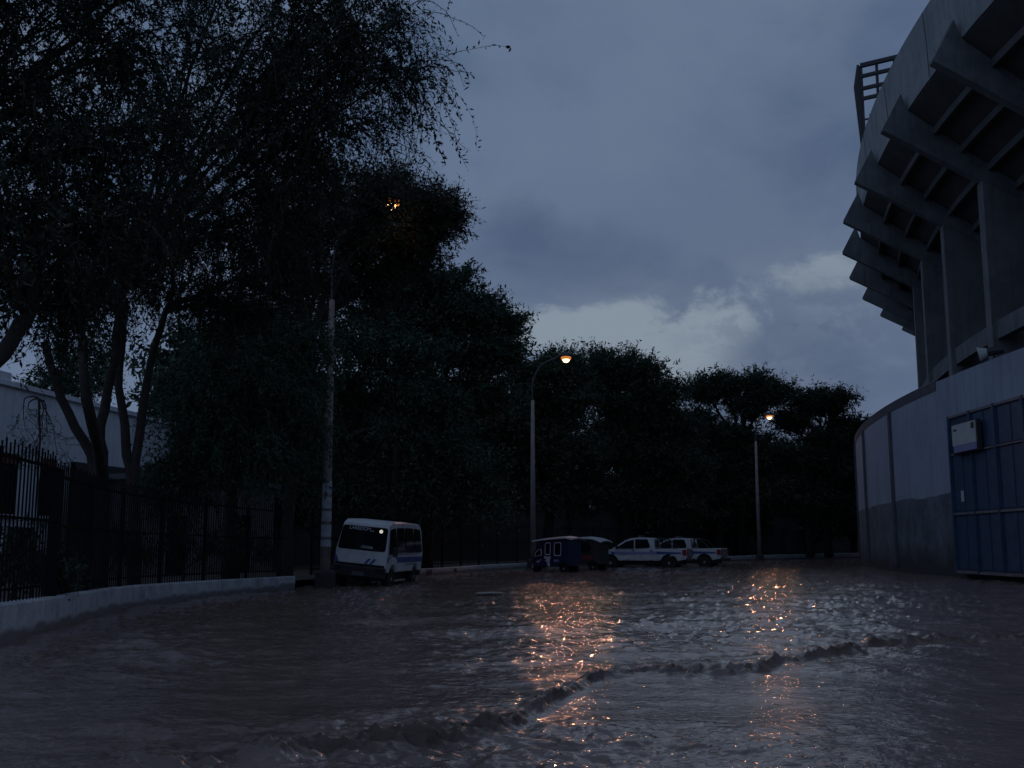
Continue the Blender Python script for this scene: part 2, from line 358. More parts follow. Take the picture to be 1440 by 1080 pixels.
# seating deck
def deckz(r): return 20.9 - (93.8 - r) * .80
prof = [(93.7, deckz(93.7) + .35), (93.7, deckz(93.7)), (80, deckz(80)), (80, deckz(80) + .35)]
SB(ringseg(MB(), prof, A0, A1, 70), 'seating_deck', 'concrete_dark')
SB(ringseg(MB(), [(93.55, 20.88), (93.78, 20.88), (93.82, 22.4), (93.92, 23.9), (93.7, 23.9), (93.6, 22.4)], A0, A1, 120), 'fascia', 'concrete_fascia')
for k in range(-5, 14):
    a = 178.3 - 4.28 * k
    u = Vector((math.cos(R(a)), math.sin(R(a)), 0)); n = Vector((-u.y, u.x, 0)); C0 = Vector((SCX, SCY, 0))
    def P(r, z, w): return tuple(C0 + u * r + n * w + Vector((0, 0, z)))
    # raking beam: pointed end face, drops towards the column
    side = [(94.95, 19.92), (94.95, 20.02), (94.06, 21.66), (93.82, 20.87), (82, deckz(82) - .02), (82, 10.4), (88.9, 16.2), (90.85, 17.42)]
    mb = MB(); w = .24; m_ = len(side); mb.v += [P(r, z, -w) for r, z in side] + [P(r, z, w) for r, z in side]
    mb.f += [tuple(range(m_)), tuple(reversed(range(m_, 2 * m_)))] + [(i, (i + 1) % m_, m_ + (i + 1) % m_, m_ + i) for i in range(m_)]
    SB(mb, 'radial_beam', 'concrete', bevel=.02)
    mb = MB(); w = .36
    mb.quadbox([P(90.8, 6.3, -w), P(90.8, 6.3, w), P(88.7, 6.3, w), P(88.7, 6.3, -w), P(90.8, 17.36, -w), P(90.8, 17.36, w), P(88.7, 16.1, w), P(88.7, 16.1, -w)])
    SB(mb, 'column', 'column_concrete', bevel=.03)
    # joists of the bay beyond the beam, stepped like the seat rows above
    mb = MB()
    for j in range(7):
        r = 92.6 - j * 1.12
        ringseg(mb, [(r, deckz(r) - .34), (r + .14, deckz(r) - .34), (r + .14, deckz(r) - .01), (r, deckz(r) - .01)], a - .17, a - 4.28 + .17, 3)
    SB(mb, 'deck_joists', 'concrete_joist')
    SB(ringseg(MB(), [(90.6, 10.1), (90.6, 10.9), (90.2, 10.9), (90.2, 10.1)], a - .24, a - 4.28 + .24, 3), 'ring_beam', 'concrete')
for k in range(-5, 14):
    a = 178.3 - 4.28 * k - 2.14
    SB(ringseg(MB(), [(93.79, 20.95), (93.805, 20.95), (93.835, 22.4), (93.935, 23.85), (93.9, 23.85), (93.8, 22.4)], a + .012, a - .012, 1), 'panel_joint', 'concrete_dark')
# blue steel gate in the wall
gp = MB(); ringseg(gp, [(94.72, .22), (95.0, .22), (95.0, 5.88), (94.72, 5.88)], 178.15, 186.2, 12)
gate = SB(gp, 'gate', 'gate_blue')
def GB(mb, name, m, **kw):
    return mb.build(name, m, gate, **kw)
for z, h in ((5.86, .09), (4.48, .05), (2.28, .08), (.17, .10)):
    for a0, a1 in ((178.11, 179.30), (179.37, 186.2)):
        GB(ringseg(MB(), [(94.75, z), (95.07, z), (95.07, z + h), (94.75, z + h)], a0, a1, 6), 'frame_rail', 'gate_rail')
for a in (178.16, 179.335, 180.5, 181.7, 183.1, 184.5):
    GB(ringseg(MB(), [(95.0, .27), (95.10, .27), (95.10, 5.955), (95.0, 5.955)], a - .035, a + .035, 1), 'mullion', 'gate_blue_light')
for i in range(7):
    a = 179.38 + (i - 1) * 1.2 if i else 178.2
    for z0, z1 in ((.34, 2.22), (2.42, 4.42), (4.57, 5.80)):
        if z0 > 4 and i == 0: continue
        w = 1.1
        mb = ringseg(MB(), [(95.001, z0), (95.02, z0), (95.02, z1), (95.001, z1)], a + .08, a + w * .52, 2)
        ringseg(mb, [(95.001, z0), (95.02, z0), (95.02, z1), (95.001, z1)], a + w * .6, a + w * 1.08, 2)
        GB(mb, 'gate_panel', 'gate_blue_light')
# small white notice stuck on the gate + patch
GB(ringseg(MB(), [(95.021, 2.75), (95.03, 2.75), (95.03, 3.15), (95.021, 3.15)], 178.6, 178.75, 1), 'notice', 'sign_white')
# sign board on brackets
sb = empty('sign_board', cyl(95.3, 178.5, 4.66), label='white rectangular board with a purple lower strip mounted on the blue stadium gate', cat='sign')
ISB = Matrix.Translation(-Vector(sb.location))
for nm, pr, a0, a1, mm in (('panel', [(95.26, 4.75), (95.30, 4.75), (95.30, 5.50), (95.26, 5.50)], 178.72, 179.92, 'sign_white'),
                           ('lower_strip', [(95.26, 4.50), (95.30, 4.50), (95.30, 4.745), (95.26, 4.745)], 178.78, 179.92, 'sign_purple'),
                           ('box_frame', [(95.11, 4.46), (95.255, 4.46), (95.255, 5.54), (95.11, 5.54)], 178.68, 179.97, 'dark_metal')):
    o = ringseg(MB(), pr, a0, a1, 3).build(nm, mm, sb); o.matrix_parent_inverse = ISB
o = ringseg(MB(), [(95.302, 5.24), (95.31, 5.24), (95.31, 5.45), (95.302, 5.45)], 179.74, 179.88, 1).build('corner_mark', 'dark_metal', sb); o.matrix_parent_inverse = ISB
o = ringseg(MB(), [(95.302, 5.28), (95.31, 5.28), (95.31, 5.34), (95.302, 5.34)], 178.8, 178.98, 1).build('corner_mark', 'dark_metal', sb); o.matrix_parent_inverse = ISB
# small white floodlight on the wall edge
fl = empty('wall_floodlight', cyl(94.5, 179.75, 7.6), label='small white floodlight with dark housing perched on the curved stadium wall', cat='floodlight')
IFL = Matrix.Translation(-Vector(fl.location))
c = Vector(cyl(94.6, 179.75, 7.95))
for nm, mm, mb in (('housing', 'dark_metal', MB().tube([c + Vector((.5, -.25, .04)), c + Vector((.05, 0, 0))], [.13, .17], 10)),
                   ('lens', 'sign_white', MB().tube([c + Vector((.045, 0, 0)), c + Vector((-.22, .12, -.06))], [.15, .25], 12)),
                   ('bracket', 'dark_metal', MB().tube([c + Vector((.25, -.1, 0)), c + Vector((.2, -.1, -.30))], .03, 6))):
    o = mb.build(nm, mm, fl); o.matrix_parent_inverse = IFL
# steel lattice frame above the rim
B0 = Vector((21.45, 62.0, 23.3)); D = Vector((2.1, -1.35, 0)).normalized(); Zv = Vector((0, 0, 1))
fr = empty('lattice_mast', B0, label='black steel lattice frame standing above the stadium rim against the sky', cat='mast')
IF = Matrix.Translation(-B0)
def FB(mb, name, **kw):
    o = mb.build(name, 'dark_metal', fr, **kw); o.matrix_parent_inverse = IF; return o
off = Vector((-.38, .1, 0))
FB(MB().beam(B0 + Vector((0, 0, 0)), B0 + D * .0 + Zv * 7.0, .16, .16).beam(B0 + off * .1, B0 + off + Zv * 5.7, .14, .14).beam(B0 + off + Zv * 5.7, B0 + off * .4 + Zv * 7.1, .14, .14)
   .slab([B0 + Zv * .3, B0 + off * .15 + Zv * .9, B0 + off + Zv * 5.7, B0 + off * .4 + Zv * 7.1, B0 + Zv * 7.0], (D.y, -D.x, 0), .05), 'mast_post')
FB(MB().beam(B0 + D * 6, B0 + D * 6 + Zv * 7, .16, .16), 'mast_post')
for h, t in ((7.05, .24), (6.35, .2), (5.55, .2), (4.9, .2)): FB(MB().beam(B0 + Zv * h, B0 + D * 6.1 + Zv * h, t, t), 'cross_bar')
for h in (3.55, 2.75, 2.0, 1.75): FB(MB().beam(B0 + Zv * h, B0 + D * 6 + Zv * h, .09, .09), 'rung')
for d in (.95, 2.0, 3.0, 4.0, 5.0): FB(MB().beam(B0 + D * d + Zv * 4.9, B0 + D * d + Zv * 7.0, .14, .14), 'upright')
# barbed spikes beyond the mast on the rim
mb = MB()
for i in range(6):
    p = Vector(cyl(93.8, 164.5 + i * .9, 23.9)); mb.beam(p, p + Vector((-.05, 0, .28)), .03, .03)
SB(mb, 'rim_spikes', 'dark_metal')

# ================================================================== STREET EDGE
CURB = [(-5.6, 0), (-6.0, 6), (-6.2, 10), (-6.45, 14.5), (-7.4, 22), (-6.1, 30.5), (-3.3, 43), (1.1, 57), (10.6, 72), (19.4, 85), (30.5, 98.5), (47, 113), (70, 128), (100, 142), (160, 160)]
def catmull(pts, n=6):
    out = []
    for i in range(len(pts) - 1):
        p = [Vector(pts[max(0, min(len(pts) - 1, i + k))]) for k in (-1, 0, 1, 2)]
        for j in range(n):
            t = j / n
            out.append(.5 * (2 * p[1] + (p[2] - p[0]) * t + (2 * p[0] - 5 * p[1] + 4 * p[2] - p[3]) * t * t + (3 * p[1] - p[0] - 3 * p[2] + p[3]) * t ** 3))
    out.append(Vector(pts[-1])); return out
CP = catmull(CURB, 8)
def curb_x(y):
    for a, b in zip(CP, CP[1:]):
        if a.y <= y <= b.y: return a.x + (b.x - a.x) * (y - a.y) / (b.y - a.y + 1e-9)
    return CP[-1].x if y > 50 else CP[0].x
def offset(pts, d):
    out = []
    for i, p in enumerate(pts):
        t = (pts[min(i + 1, len(pts) - 1)] - pts[max(i - 1, 0)]).normalized(); out.append(p + Vector((-t.y, t.x)) * d)
    return out
CW = offset(CP, .22)
def curb_h(y): return float(np.interp(y, [0, 14, 30, 45, 60, 85, 100], [.47, .47, .33, .26, .26, .38, .45]))
def curbwall(y0, y1, name, label, m='white_wash'):
    idx = [i for i, p in enumerate(CP) if y0 <= p.y <= y1]
    mb = MB(); k = 0
    for i in idx:
        h = curb_h(CP[i].y); a, b = CP[i], CW[i]; e = (b - a) * .12
        mb.v += [(a.x, a.y, -.4), (a.x, a.y, h - .03), (a.x + e.x, a.y + e.y, h), (b.x, b.y, h), (b.x, b.y, -.4)]
    for i in range(len(idx) - 1):
        for j in range(4): mb.f.append((i * 5 + j, i * 5 + j + 1, (i + 1) * 5 + j + 1, (i + 1) * 5 + j))
    e = (len(idx) - 1) * 5; mb.f += [(0, 1, 2, 3, 4), tuple(e + q for q in (4, 3, 2, 1, 0))]
    return mb.build(name, m, None, label=label, cat='low wall')
curbwall(0, 30.6, 'low_wall', 'low whitewashed wall curving along the water below the iron railings at left')
cw2 = curbwall(33.0, 58, 'low_wall', 'low pale wall behind the van scrawled with dark graffiti')
curbwall(58.2, 130, 'low_wall', 'long pale kerb wall curving away under the farthest trees')
# dark graffiti on it
rng = random.Random(4)
for s_, txt in ((38.3, 'ISA'), (41.2, 'V'), (43.8, 'KXUR'), (46.5, 'NA')):
    i = min(range(len(CP)), key=lambda q: abs(CP[q].y - s_)); t = (CP[i + 1] - CP[i]).normalized(); n = Vector((t.y, -t.x, 0))
    M = Matrix((( t.x, 0, n.x, CP[i].x + n.x * .012), (t.y, 0, n.y, CP[i].y + n.y * .012), (0, 1, 0, .13), (0, 0, 0, 1)))
    g = text_mesh('graffiti', txt, .26, 'graffiti_paint', cw2, M)
# raised verge behind the walls
mb = MB(); fz = .18
inner = offset(CP, .2)
for i, p in enumerate(inner):
    mb.v += [(p.x, p.y, fz), (p.x - 12, p.y + 5, fz + .05), (p.x - 150, p.y + 120, fz + .1)]
for i in range(len(inner) - 1):
    for j in range(2): mb.f.append((3 * i + j, 3 * i + 3 + j, 3 * i + 4 + j, 3 * i + 1 + j))
mb.build('ground', 'earth', kind='structure')
mb = MB(); mb.v = [(-1500, -200, -.45), (1500, -200, -.45), (1500, 3000, -.45), (-1500, 3000, -.45)]; mb.f = [(0, 1, 2, 3)]
mb.build('street_bed', 'earth', kind='structure')

# ================================================================== FLOOD WATER
def water():
    rs = np.random.RandomState(3)
    # rows: about even in the picture
    q = np.linspace(0, 1, 620); dist = 1.0 / (1 / 4.0 + (1 / 150.0 - 1 / 4.0) * q) ; dist = np.concatenate([[1.0, 2.0, 3.0], dist])
    # keep rows at most 6% apart & at least 2.2 cm
    U = np.linspace(-.85, .85, 700)
    X = dist[:, None] * U[None, :]; Yg = np.repeat(dist[:, None], len(U), 1)
    X = X + np.sign(U)[None, :] * np.abs(U)[None, :] ** 6 * 30
    def vnoise(x, y, seed):
        r = np.random.RandomState(seed); T = r.rand(256, 256).astype(np.float32)
        xi = np.floor(x).astype(int); yi = np.floor(y).astype(int); fx = x - xi; fy = y - yi; fx = fx * fx * (3 - 2 * fx); fy = fy * fy * (3 - 2 * fy)
        a = T[xi & 255, yi & 255]; b = T[(xi + 1) & 255, yi & 255]; c = T[xi & 255, (yi + 1) & 255]; d = T[(xi + 1) & 255, (yi + 1) & 255]
        return (a * (1 - fx) + b * fx) * (1 - fy) + (c * (1 - fx) + d * fx) * fy - .5
    def fbm(x, y, seed, oct=4, gain=.5):
        s = 0; A = 1
        for o in range(oct):
            c, sn = math.cos(.7 * o + .3), math.sin(.7 * o + .3)
            s = s + A * vnoise((c * x - sn * y) * 2.03 ** o + 17.3 * o, (sn * x + c * y) * 2.03 ** o + 5.1 * o, seed + o); A *= gain
        return s
    cell = np.gradient(dist)[:, None] * 1.0          # row spacing: waves shorter than ~3 rows fade out
    Zw = np.zeros_like(X)
    # chop running roughly across the street
    for i in range(34):
        lam = 10 ** rs.uniform(-.62, .55); th = rs.normal(1.35, .75); k = 2 * math.pi / lam
        amp = .0065 * lam ** .72 * rs.uniform(.5, 1.2)
        fade = np.clip(lam / (cell * 1.3) - .3, 0, 1)
        wx = X + .5 * fbm(X * .35, Yg * .35, 40 + i, 2); wy = Yg + .5 * fbm(X * .35 + 9, Yg * .35, 90 + i, 2)
        ph = k * (math.cos(th) * wx + math.sin(th) * wy) + rs.uniform(0, 6.28)
        env = .55 + 1.1 * (fbm(X * .22 + i, Yg * .3, 7 + i, 2) + .3).clip(0, 1)
        s = np.sin(ph); Zw += amp * fade * env * (s + .35 * (1 - 2 * np.abs(np.sin(ph / 2 + 1))) )
    Zw *= .36 + .64 / (1 + np.exp(-(Yg - 10.5 - .25 * X) * 1.2))
    small = fbm(X * 3.2, Yg * 4.0, 300, 4, .6)
    Zw += (.006 + .010 * (1 / (1 + np.exp(-(Yg - 11) * 1.0)))) * small * np.clip(.25 / (cell * 3), 0, 1)
    calm = 1 / (1 + np.exp(-(Yg - 10.5 - .25 * X) * 1.2))
    Zw += (.02 + .075 * calm) * np.minimum(cell, .30) * fbm(X * 9.0, Yg * 9.0, 350, 3, .6) * (.6 + 1.2 * (fbm(X * .5, Yg * .25, 380, 3) + .35).clip(0, 1)) * 2.2
    # hydraulic jump: a ragged brown front crossing the street, water stands higher beyond it
    line = [(-200, 1150), (200, 1085), (330, 1062), (450, 1046), (570, 1036), (660, 1024), (720, 1010), (760, 988), (800, 970), (850, 948), (905, 944), (980, 943), (1050, 940), (1100, 926), (1160, 911), (1210, 905), (1290, 897), (1440, 892), (1700, 888)]
    lx, ly = [], []
    for a, b in line:
        r = ray(a, b); t = -CAMH / r.z; lx.append(r.x * t); ly.append(r.y * t)
    lx = np.array(lx); ly = np.array(ly)
    o = np.argsort(lx)
    yl = np.interp(X, lx[o], ly[o])
    rag = .40 * fbm(X * 1.1, X * .3 + 3, 500, 3) + .30 * fbm(X * 2.7, Yg * 2.7, 520, 3)
    d = (Yg - yl) / 1.0 + rag * .45 * (1 + (X < .5) * .6)
    step = 1 / (1 + np.exp(-np.clip(d * 14, -40, 40)))
    strength = 1.0 + .5 * fbm(X * .9 + 3, X * .4, 600, 3)
    ridge = np.exp(-((d - .12) / .16) ** 2) * strength
    brk = (.35 + 1.5 * (fbm(X * 1.3, Yg * 1.3, 880, 3) + .25)).clip(.58, 1.0)
    ridge = ridge * brk
    Zw += (step - 1) * .05 + ridge * (.050 + .06 * fbm(X * 2.6, Yg * 3.2, 700, 4, .5) + .085 * fbm(X * 8, Yg * 8, 760, 3, .6))
    # churned water behind the front
    churn = np.exp(-np.clip(d - .1, 0, 9) / .8) * (d > 0)
    Zw += churn * .04 * fbm(X * 4.2, Yg * 4.2, 720, 4, .6) * np.clip(.2 / (cell * 3), 0, 1)
    left = np.exp(-((X + .3) / 2.0) ** 2) * np.exp(-((Yg - 7.0) / 1.0) ** 2)
    Zw += left * .07 * fbm(X * 3.6, Yg * 4.5, 740, 4, .62)
    # torn crests on the front, silt-dark where it breaks
    tear = 1 - np.abs(fbm(X * 7, Yg * 9, 800, 4, .6)) * 4
    Zw += ridge * .022 * tear
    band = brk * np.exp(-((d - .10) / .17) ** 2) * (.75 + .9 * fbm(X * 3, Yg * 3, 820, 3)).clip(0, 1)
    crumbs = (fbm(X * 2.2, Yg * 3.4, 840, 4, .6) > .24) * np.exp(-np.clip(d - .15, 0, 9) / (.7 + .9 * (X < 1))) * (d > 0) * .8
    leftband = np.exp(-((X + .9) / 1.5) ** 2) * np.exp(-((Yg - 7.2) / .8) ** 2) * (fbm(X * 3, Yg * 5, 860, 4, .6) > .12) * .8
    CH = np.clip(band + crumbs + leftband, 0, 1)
    colsp = 1.7 * Yg / 700
    Zw += rs.normal(size=X.shape) * colsp * .055 * np.clip((Yg - 11) / 8, 0, 1)
    nr, nc = X.shape
    V = np.stack([X, Yg, Zw], -1).reshape(-1, 3)
    i = np.arange(nr - 1)[:, None] * nc + np.arange(nc - 1)[None, :]
    Q = np.stack([i, i + 1, i + nc + 1, i + nc], -1).reshape(-1, 4)
    m = bpy.data.materials.new('muddy_water'); m.use_nodes = True; t = m.node_tree; b = t.nodes['Principled BSDF']
    g = t.nodes.new('ShaderNodeNewGeometry')
    def nz(sc, det, rough, stretch=(1, 1, 1), dist=0.0):
        mp = t.nodes.new('ShaderNodeMapping'); mp.inputs['Scale'].default_value = stretch; t.links.new(g.outputs['Position'], mp.inputs[0])
        n = t.nodes.new('ShaderNodeTexNoise'); n.inputs['Scale'].default_value = sc; n.inputs['Detail'].default_value = det; n.inputs['Roughness'].default_value = rough
        n.inputs['Distortion'].default_value = dist
        t.links.new(mp.outputs[0], n.inputs['Vector']); return n.outputs['Fac']
    cr = t.nodes.new('ShaderNodeMapRange'); cr.inputs[1].default_value = .3; cr.inputs[2].default_value = .7; t.links.new(nz(.9, 5, .6), cr.inputs[0])
    mx = t.nodes.new('ShaderNodeMix'); mx.data_type = 'RGBA'; t.links.new(cr.outputs[0], mx.inputs[0])
    mx.inputs[6].default_value = (.155, .110, .092, 1); mx.inputs[7].default_value = (.235, .168, .142, 1)
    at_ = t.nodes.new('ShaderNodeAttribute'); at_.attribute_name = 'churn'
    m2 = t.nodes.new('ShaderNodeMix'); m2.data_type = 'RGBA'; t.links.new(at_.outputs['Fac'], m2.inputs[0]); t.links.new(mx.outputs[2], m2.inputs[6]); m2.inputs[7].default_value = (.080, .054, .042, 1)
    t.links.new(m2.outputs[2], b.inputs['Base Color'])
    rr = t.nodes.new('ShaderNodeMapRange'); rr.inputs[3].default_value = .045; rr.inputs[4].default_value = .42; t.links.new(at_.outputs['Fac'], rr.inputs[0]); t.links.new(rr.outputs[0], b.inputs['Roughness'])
    b.inputs['Roughness'].default_value = .045; b.inputs['IOR'].default_value = 1.34
    h1 = nz(5.5, 4, .55, (1, 1.25, 1), .6); h2 = nz(17, 3, .5, (1, 1.2, 1), .4)
    a1 = t.nodes.new('ShaderNodeMath'); a1.operation = 'MULTIPLY'; a1.inputs[1].default_value = .30; t.links.new(h2, a1.inputs[0])
    a2 = t.nodes.new('ShaderNodeMath'); a2.operation = 'ADD'; t.links.new(h1, a2.inputs[0]); t.links.new(a1.outputs[0], a2.inputs[1])
    bp = t.nodes.new('ShaderNodeBump'); bp.inputs['Strength'].default_value = 1.0; bp.inputs['Distance'].default_value = .022
    t.links.new(a2.outputs[0], bp.inputs['Height']); t.links.new(bp.outputs[0], b.inputs['Normal'])
    MATS['water'] = m
    w = fast_mesh('flood_water', V, Q, 'water')
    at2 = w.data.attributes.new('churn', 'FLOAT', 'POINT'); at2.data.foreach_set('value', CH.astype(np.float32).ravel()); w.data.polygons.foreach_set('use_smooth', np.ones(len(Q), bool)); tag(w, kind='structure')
water()

# ================================================================== TREES
def nrm(a): return a / (np.linalg.norm(a, axis=-1, keepdims=True) + 1e-9)
LAMPHEADS = []
def tree(name, label, cat, stems, clumps, seed, leaf='leaf_feather', nb=9, ns=16, K=12, slen=(.7, 1.6), ll=.09, lw=.028, droop=.25, wood=True, trunk_r=.16, per=2, up=.3, group=None, spread=1.0, avoid=None, twr=.004):
    rs = np.random.RandomState(seed); rnd = random.Random(seed)
    base = Vector(stems[0][0]); root = empty(name, base, label=label, cat=cat, group=group)
    inv = Matrix.Translation(-base)
    mb = MB(); forks = []
    for stem in stems:
        pts = [Vector(p) for p in stem]; pts = [Vector(p) for p in catmull([tuple(p) for p in pts], 4)]
        n = len(pts); rad = [trunk_r * (1.25 - .6 * i / (n - 1)) for i in range(n)]; rad[0] *= 1.25
        for i in range(1, n - 1): pts[i] += Vector((rnd.uniform(-1, 1), rnd.uniform(-1, 1), 0)) * .03
        mb.tube(pts, rad, 9); forks.append(pts[-1])
    S = []; Dn = []
    for c in clumps:
        cx, cy, cz, rx, ry, rz = c[:6]; cen = Vector((cx, cy, cz))
        f = min(forks, key=lambda q: (q - cen).length + rnd.uniform(0, .6))
        mid = f.lerp(cen, .45) + Vector((rnd.uniform(-.4, .4), rnd.uniform(-.4, .4), abs(cen.z - f.z) * .12 + rnd.uniform(0, .4)))
        lp = []
        for i in range(9):
            t = i / 8; p = f * (1 - t) ** 2 + mid * 2 * t * (1 - t) + cen * t * t
            if 0 < i: p = p + Vector((rnd.uniform(-1, 1), rnd.uniform(-1, 1), rnd.uniform(-1, 1))) * .09 * min(1, (cen - f).length / 4)
            lp.append(p)
        mb.tube(lp, [trunk_r * (.55 * (1 - i / 8) + .10) for i in range(9)], 6)
        for j in range(nb):
            v = rs.normal(size=3); v = v / np.linalg.norm(v) * rs.uniform(.45, 1.0); v[2] = v[2] * .8 + .1
            e = cen + Vector((v[0] * rx, v[1] * ry, v[2] * rz)); s0 = lp[rnd.randint(4, 8)]
            md = s0.lerp(e, .5) + Vector((rnd.uniform(-.2, .2), rnd.uniform(-.2, .2), rnd.uniform(0, .35))) * rx * .5
            bp_ = [s0 * (1 - t) ** 2 + md * 2 * t * (1 - t) + e * t * t for t in (0, .2, .4, .6, .8, 1)]
            mb.tube(bp_, [.020 * trunk_r / .16 * (1 - .75 * i / 5) for i in range(6)], 4, cap=False)
            dv = (e - s0).normalized()
            for k in range(ns):
                t = rnd.uniform(.25, 1.0); p = s0 * (1 - t) ** 2 + md * 2 * t * (1 - t) + e * t * t
                S.append(p); Dn.append(dv)
    S = np.array(S); Dn = np.array(Dn); M = len(S)
    D = nrm(Dn * .7 + rs.normal(size=(M, 3)) * .6 * spread + np.array([0, 0, up])); Ls = rs.uniform(slen[0], slen[1], M)
    P = np.zeros((M, K, 3)); T = np.zeros((M, K, 3)); p = S.copy(); curl = rs.normal(size=(M, 3)) * .08
    for k in range(K):
        P[:, k] = p; T[:, k] = D
        p = p + D * (Ls / (K - 1))[:, None]
        D = nrm(D + np.array([0, 0, -1.0]) * droop * rs.uniform(.5, 1.5, M)[:, None] + curl + rs.normal(size=(M, 3)) * .16)
    if avoid is not None:
        a = np.array(avoid); keep = np.ones(M, bool)
        dd = np.linalg.norm(P - a, axis=-1).min(1); keep &= dd > .45
        cm = np.array([0, 0, CAMH]); ax = nrm(a - cm); rel = P - cm; al = rel @ ax; pr = np.linalg.norm(rel - al[..., None] * ax, axis=-1)
        P, T, Ls = P[keep], T[keep], Ls[keep]; M = len(P)
    vs, qs = [], []; nv = 0; full = rs.uniform(.45, 1.45, (M, 1, 1))
    if wood:
        rnd_v = nrm(np.cross(T, rs.normal(size=(M, 1, 3)) * np.ones((1, K, 1)))) ; wd = twr * (1 - .6 * np.arange(K) / K)[None, :, None]
        A = P - rnd_v * wd; B = P + rnd_v * wd; vs.append(np.stack([A, B], 2).reshape(-1, 3))
        i = (np.arange(M)[:, None] * K + np.arange(K - 1)[None, :]) * 2
        qs.append(np.stack([i, i + 1, i + 3, i + 2], -1).reshape(-1, 4)); nv += M * K * 2
    for q in range(per):
        a = nrm(T * .55 + rs.normal(size=(M, K, 3)) * .8 + np.array([0, 0, -.12])); b = nrm(np.cross(a, rs.normal(size=(M, K, 3))))
        l = ll * rs.uniform(.55, 1.3, (M, K, 1)) * full; w = lw * rs.uniform(.7, 1.3, (M, K, 1)) * full; j = P + rs.normal(size=P.shape) * ll * .15
        v = np.stack([j, j + a * l * .45 + b * w * .5, j + a * l, j + a * l * .45 - b * w * .5], 2).reshape(-1, 3)
        vs.append(v); i = np.arange(M * K)[:, None] * 4 + np.arange(4)[None, :] + nv; qs.append(i); nv += M * K * 4
    V = np.concatenate(vs) ; Q = np.concatenate(qs)
    o = mb.build('trunk', 'bark', root); o.matrix_parent_inverse = inv
    for pl in o.data.polygons: pl.use_smooth = True
    o = fast_mesh('crown', V, Q, leaf, root); o.matrix_parent_inverse = inv
    return root
def cl(lst, k=1.0, ry=None):          # clumps from (px, py, dist, radius_m)
    out = []
    for x, y, d, r in lst:
        p = at(x, y, d); out.append((p.x, p.y, p.z, r * k, (ry or r * k * 1.1), r * k * .72))
    return out
def gnd(x, dist): return Vector(((x - 720) / F * dist / 1.0, dist, .2))
def clf(lst): return [(a, b, c, d * 1.25, e * 1.2, f * .55) for a, b, c, d, e, f in cl(lst)]
def stem(*p):                          # (px,py,dist) points, first one on the ground
    pts = [gnd(p[0][0], p[0][2])] + [at(*q) for q in p[1:]]; return pts

head0 = at(550, 283, 30.6); head1 = at(796, 503, 55.5); head2 = at(1082, 585, 83)
near = dict(ll=.085, lw=.030, K=17, droop=.20, wood=True, per=2, twr=.008)
# left-most near tree, trunk outside the frame
tree('mesquite_tree', 'huge dark feathery tree at the left edge whose thick leaning limb crosses the corner', 'tree',
     [[gnd(-260, 13), at(-140, 640, 13), at(-20, 520, 13), at(40, 445, 13.3)], [gnd(-260, 13), at(-220, 560, 13), at(-150, 300, 13.3)]],
     cl([(-60, 60, 13, 1.4), (60, 30, 13.5, 1.5), (180, 60, 14, 1.4), (-40, 200, 13, 1.4), (80, 180, 13.5, 1.5), (200, 200, 14, 1.3), (30, 320, 13, 1.2), (130, 330, 14, 1.2), (-150, 130, 12.5, 1.6), (250, -60, 14, 1.5), (70, -90, 13, 1.6), (-80, -60, 12, 1.6), (60, 415, 14, .7)]),
     11, nb=13, ns=14, slen=(.7, 1.5), trunk_r=.13, **near)
tree('mesquite_tree', 'tall weeping tree with forked dark trunk and long hanging twigs against open sky', 'tree',
     [[gnd(150, 21.6), at(140, 690, 21.6), at(128, 640, 21.6), at(85, 560, 21.3), at(62, 480, 21)], [gnd(150, 21.6), at(146, 680, 21.6), at(143, 600, 21.6), at(162, 500, 21.6), at(166, 410, 21.4)], [gnd(150, 21.6), at(146, 680, 21.6), at(120, 560, 18.4), at(112, 430, 21.3)]],
     cl([(280, 60, 18, 1.5), (380, 20, 18, 1.5), (470, 50, 17.5, 1.35), (545, 30, 17, 1.0), (560, 95, 17.2, .8), (300, 190, 18, 1.5), (400, 170, 18, 1.5), (490, 160, 17.5, 1.15), (330, 300, 18.5, 1.3), (430, 270, 18, 1.1), (230, 320, 18, 1.3), (150, 380, 18, 1.2), (330, -80, 18, 1.6), (500, -60, 17, 1.4), (420, 90, 19.5, 1.5)]),
     23, nb=13, ns=13, slen=(.7, 2.1), trunk_r=.11, **near)
tree('mesquite_tree', 'slimmer tree just right of the forked one, its straight trunk dark before the pale facade', 'tree',
     [[gnd(198, 24), at(188, 700, 24), at(176, 620, 24), at(168, 520, 24), at(178, 430, 23.8)], [gnd(198, 24), at(188, 690, 24), at(205, 540, 24.2), at(232, 440, 24.2)]],
     cl([(180, 390, 21.5, 1.5), (270, 380, 21.5, 1.5), (360, 390, 22, 1.4), (420, 370, 22, 1.2), (330, 440, 22.5, 1.2), (100, 420, 22, 1.1), (250, 310, 21, 1.5)]),
     37, nb=11, ns=14, slen=(.7, 1.5), trunk_r=.11, **near)
tree('lamp_side_tree', 'dark tree wrapped round the nearest street lamp with a long branch pointing right', 'tree',
     [[gnd(405, 31.5), at(412, 640, 31.5), at(430, 480, 31.5)]],
     cl([(470, 330, 31.5, 1.7), (530, 330, 31.8, 1.5), (590, 300, 32, 1.2), (625, 300, 32, .7), (560, 265, 32.4, 1.0), (420, 420, 32, 1.7), (510, 400, 32.3, 1.5), (400, 320, 31, 1.6), (360, 470, 32, 1.6), (450, 260, 31.5, 1.3), (590, 350, 32.5, 1.0), (534, 279, 29.6, .5)]),
     41, nb=16, ns=30, K=11, slen=(.6, 1.3), ll=.12, lw=.04, droop=.12, trunk_r=.17, per=2, avoid=head0, twr=.006)
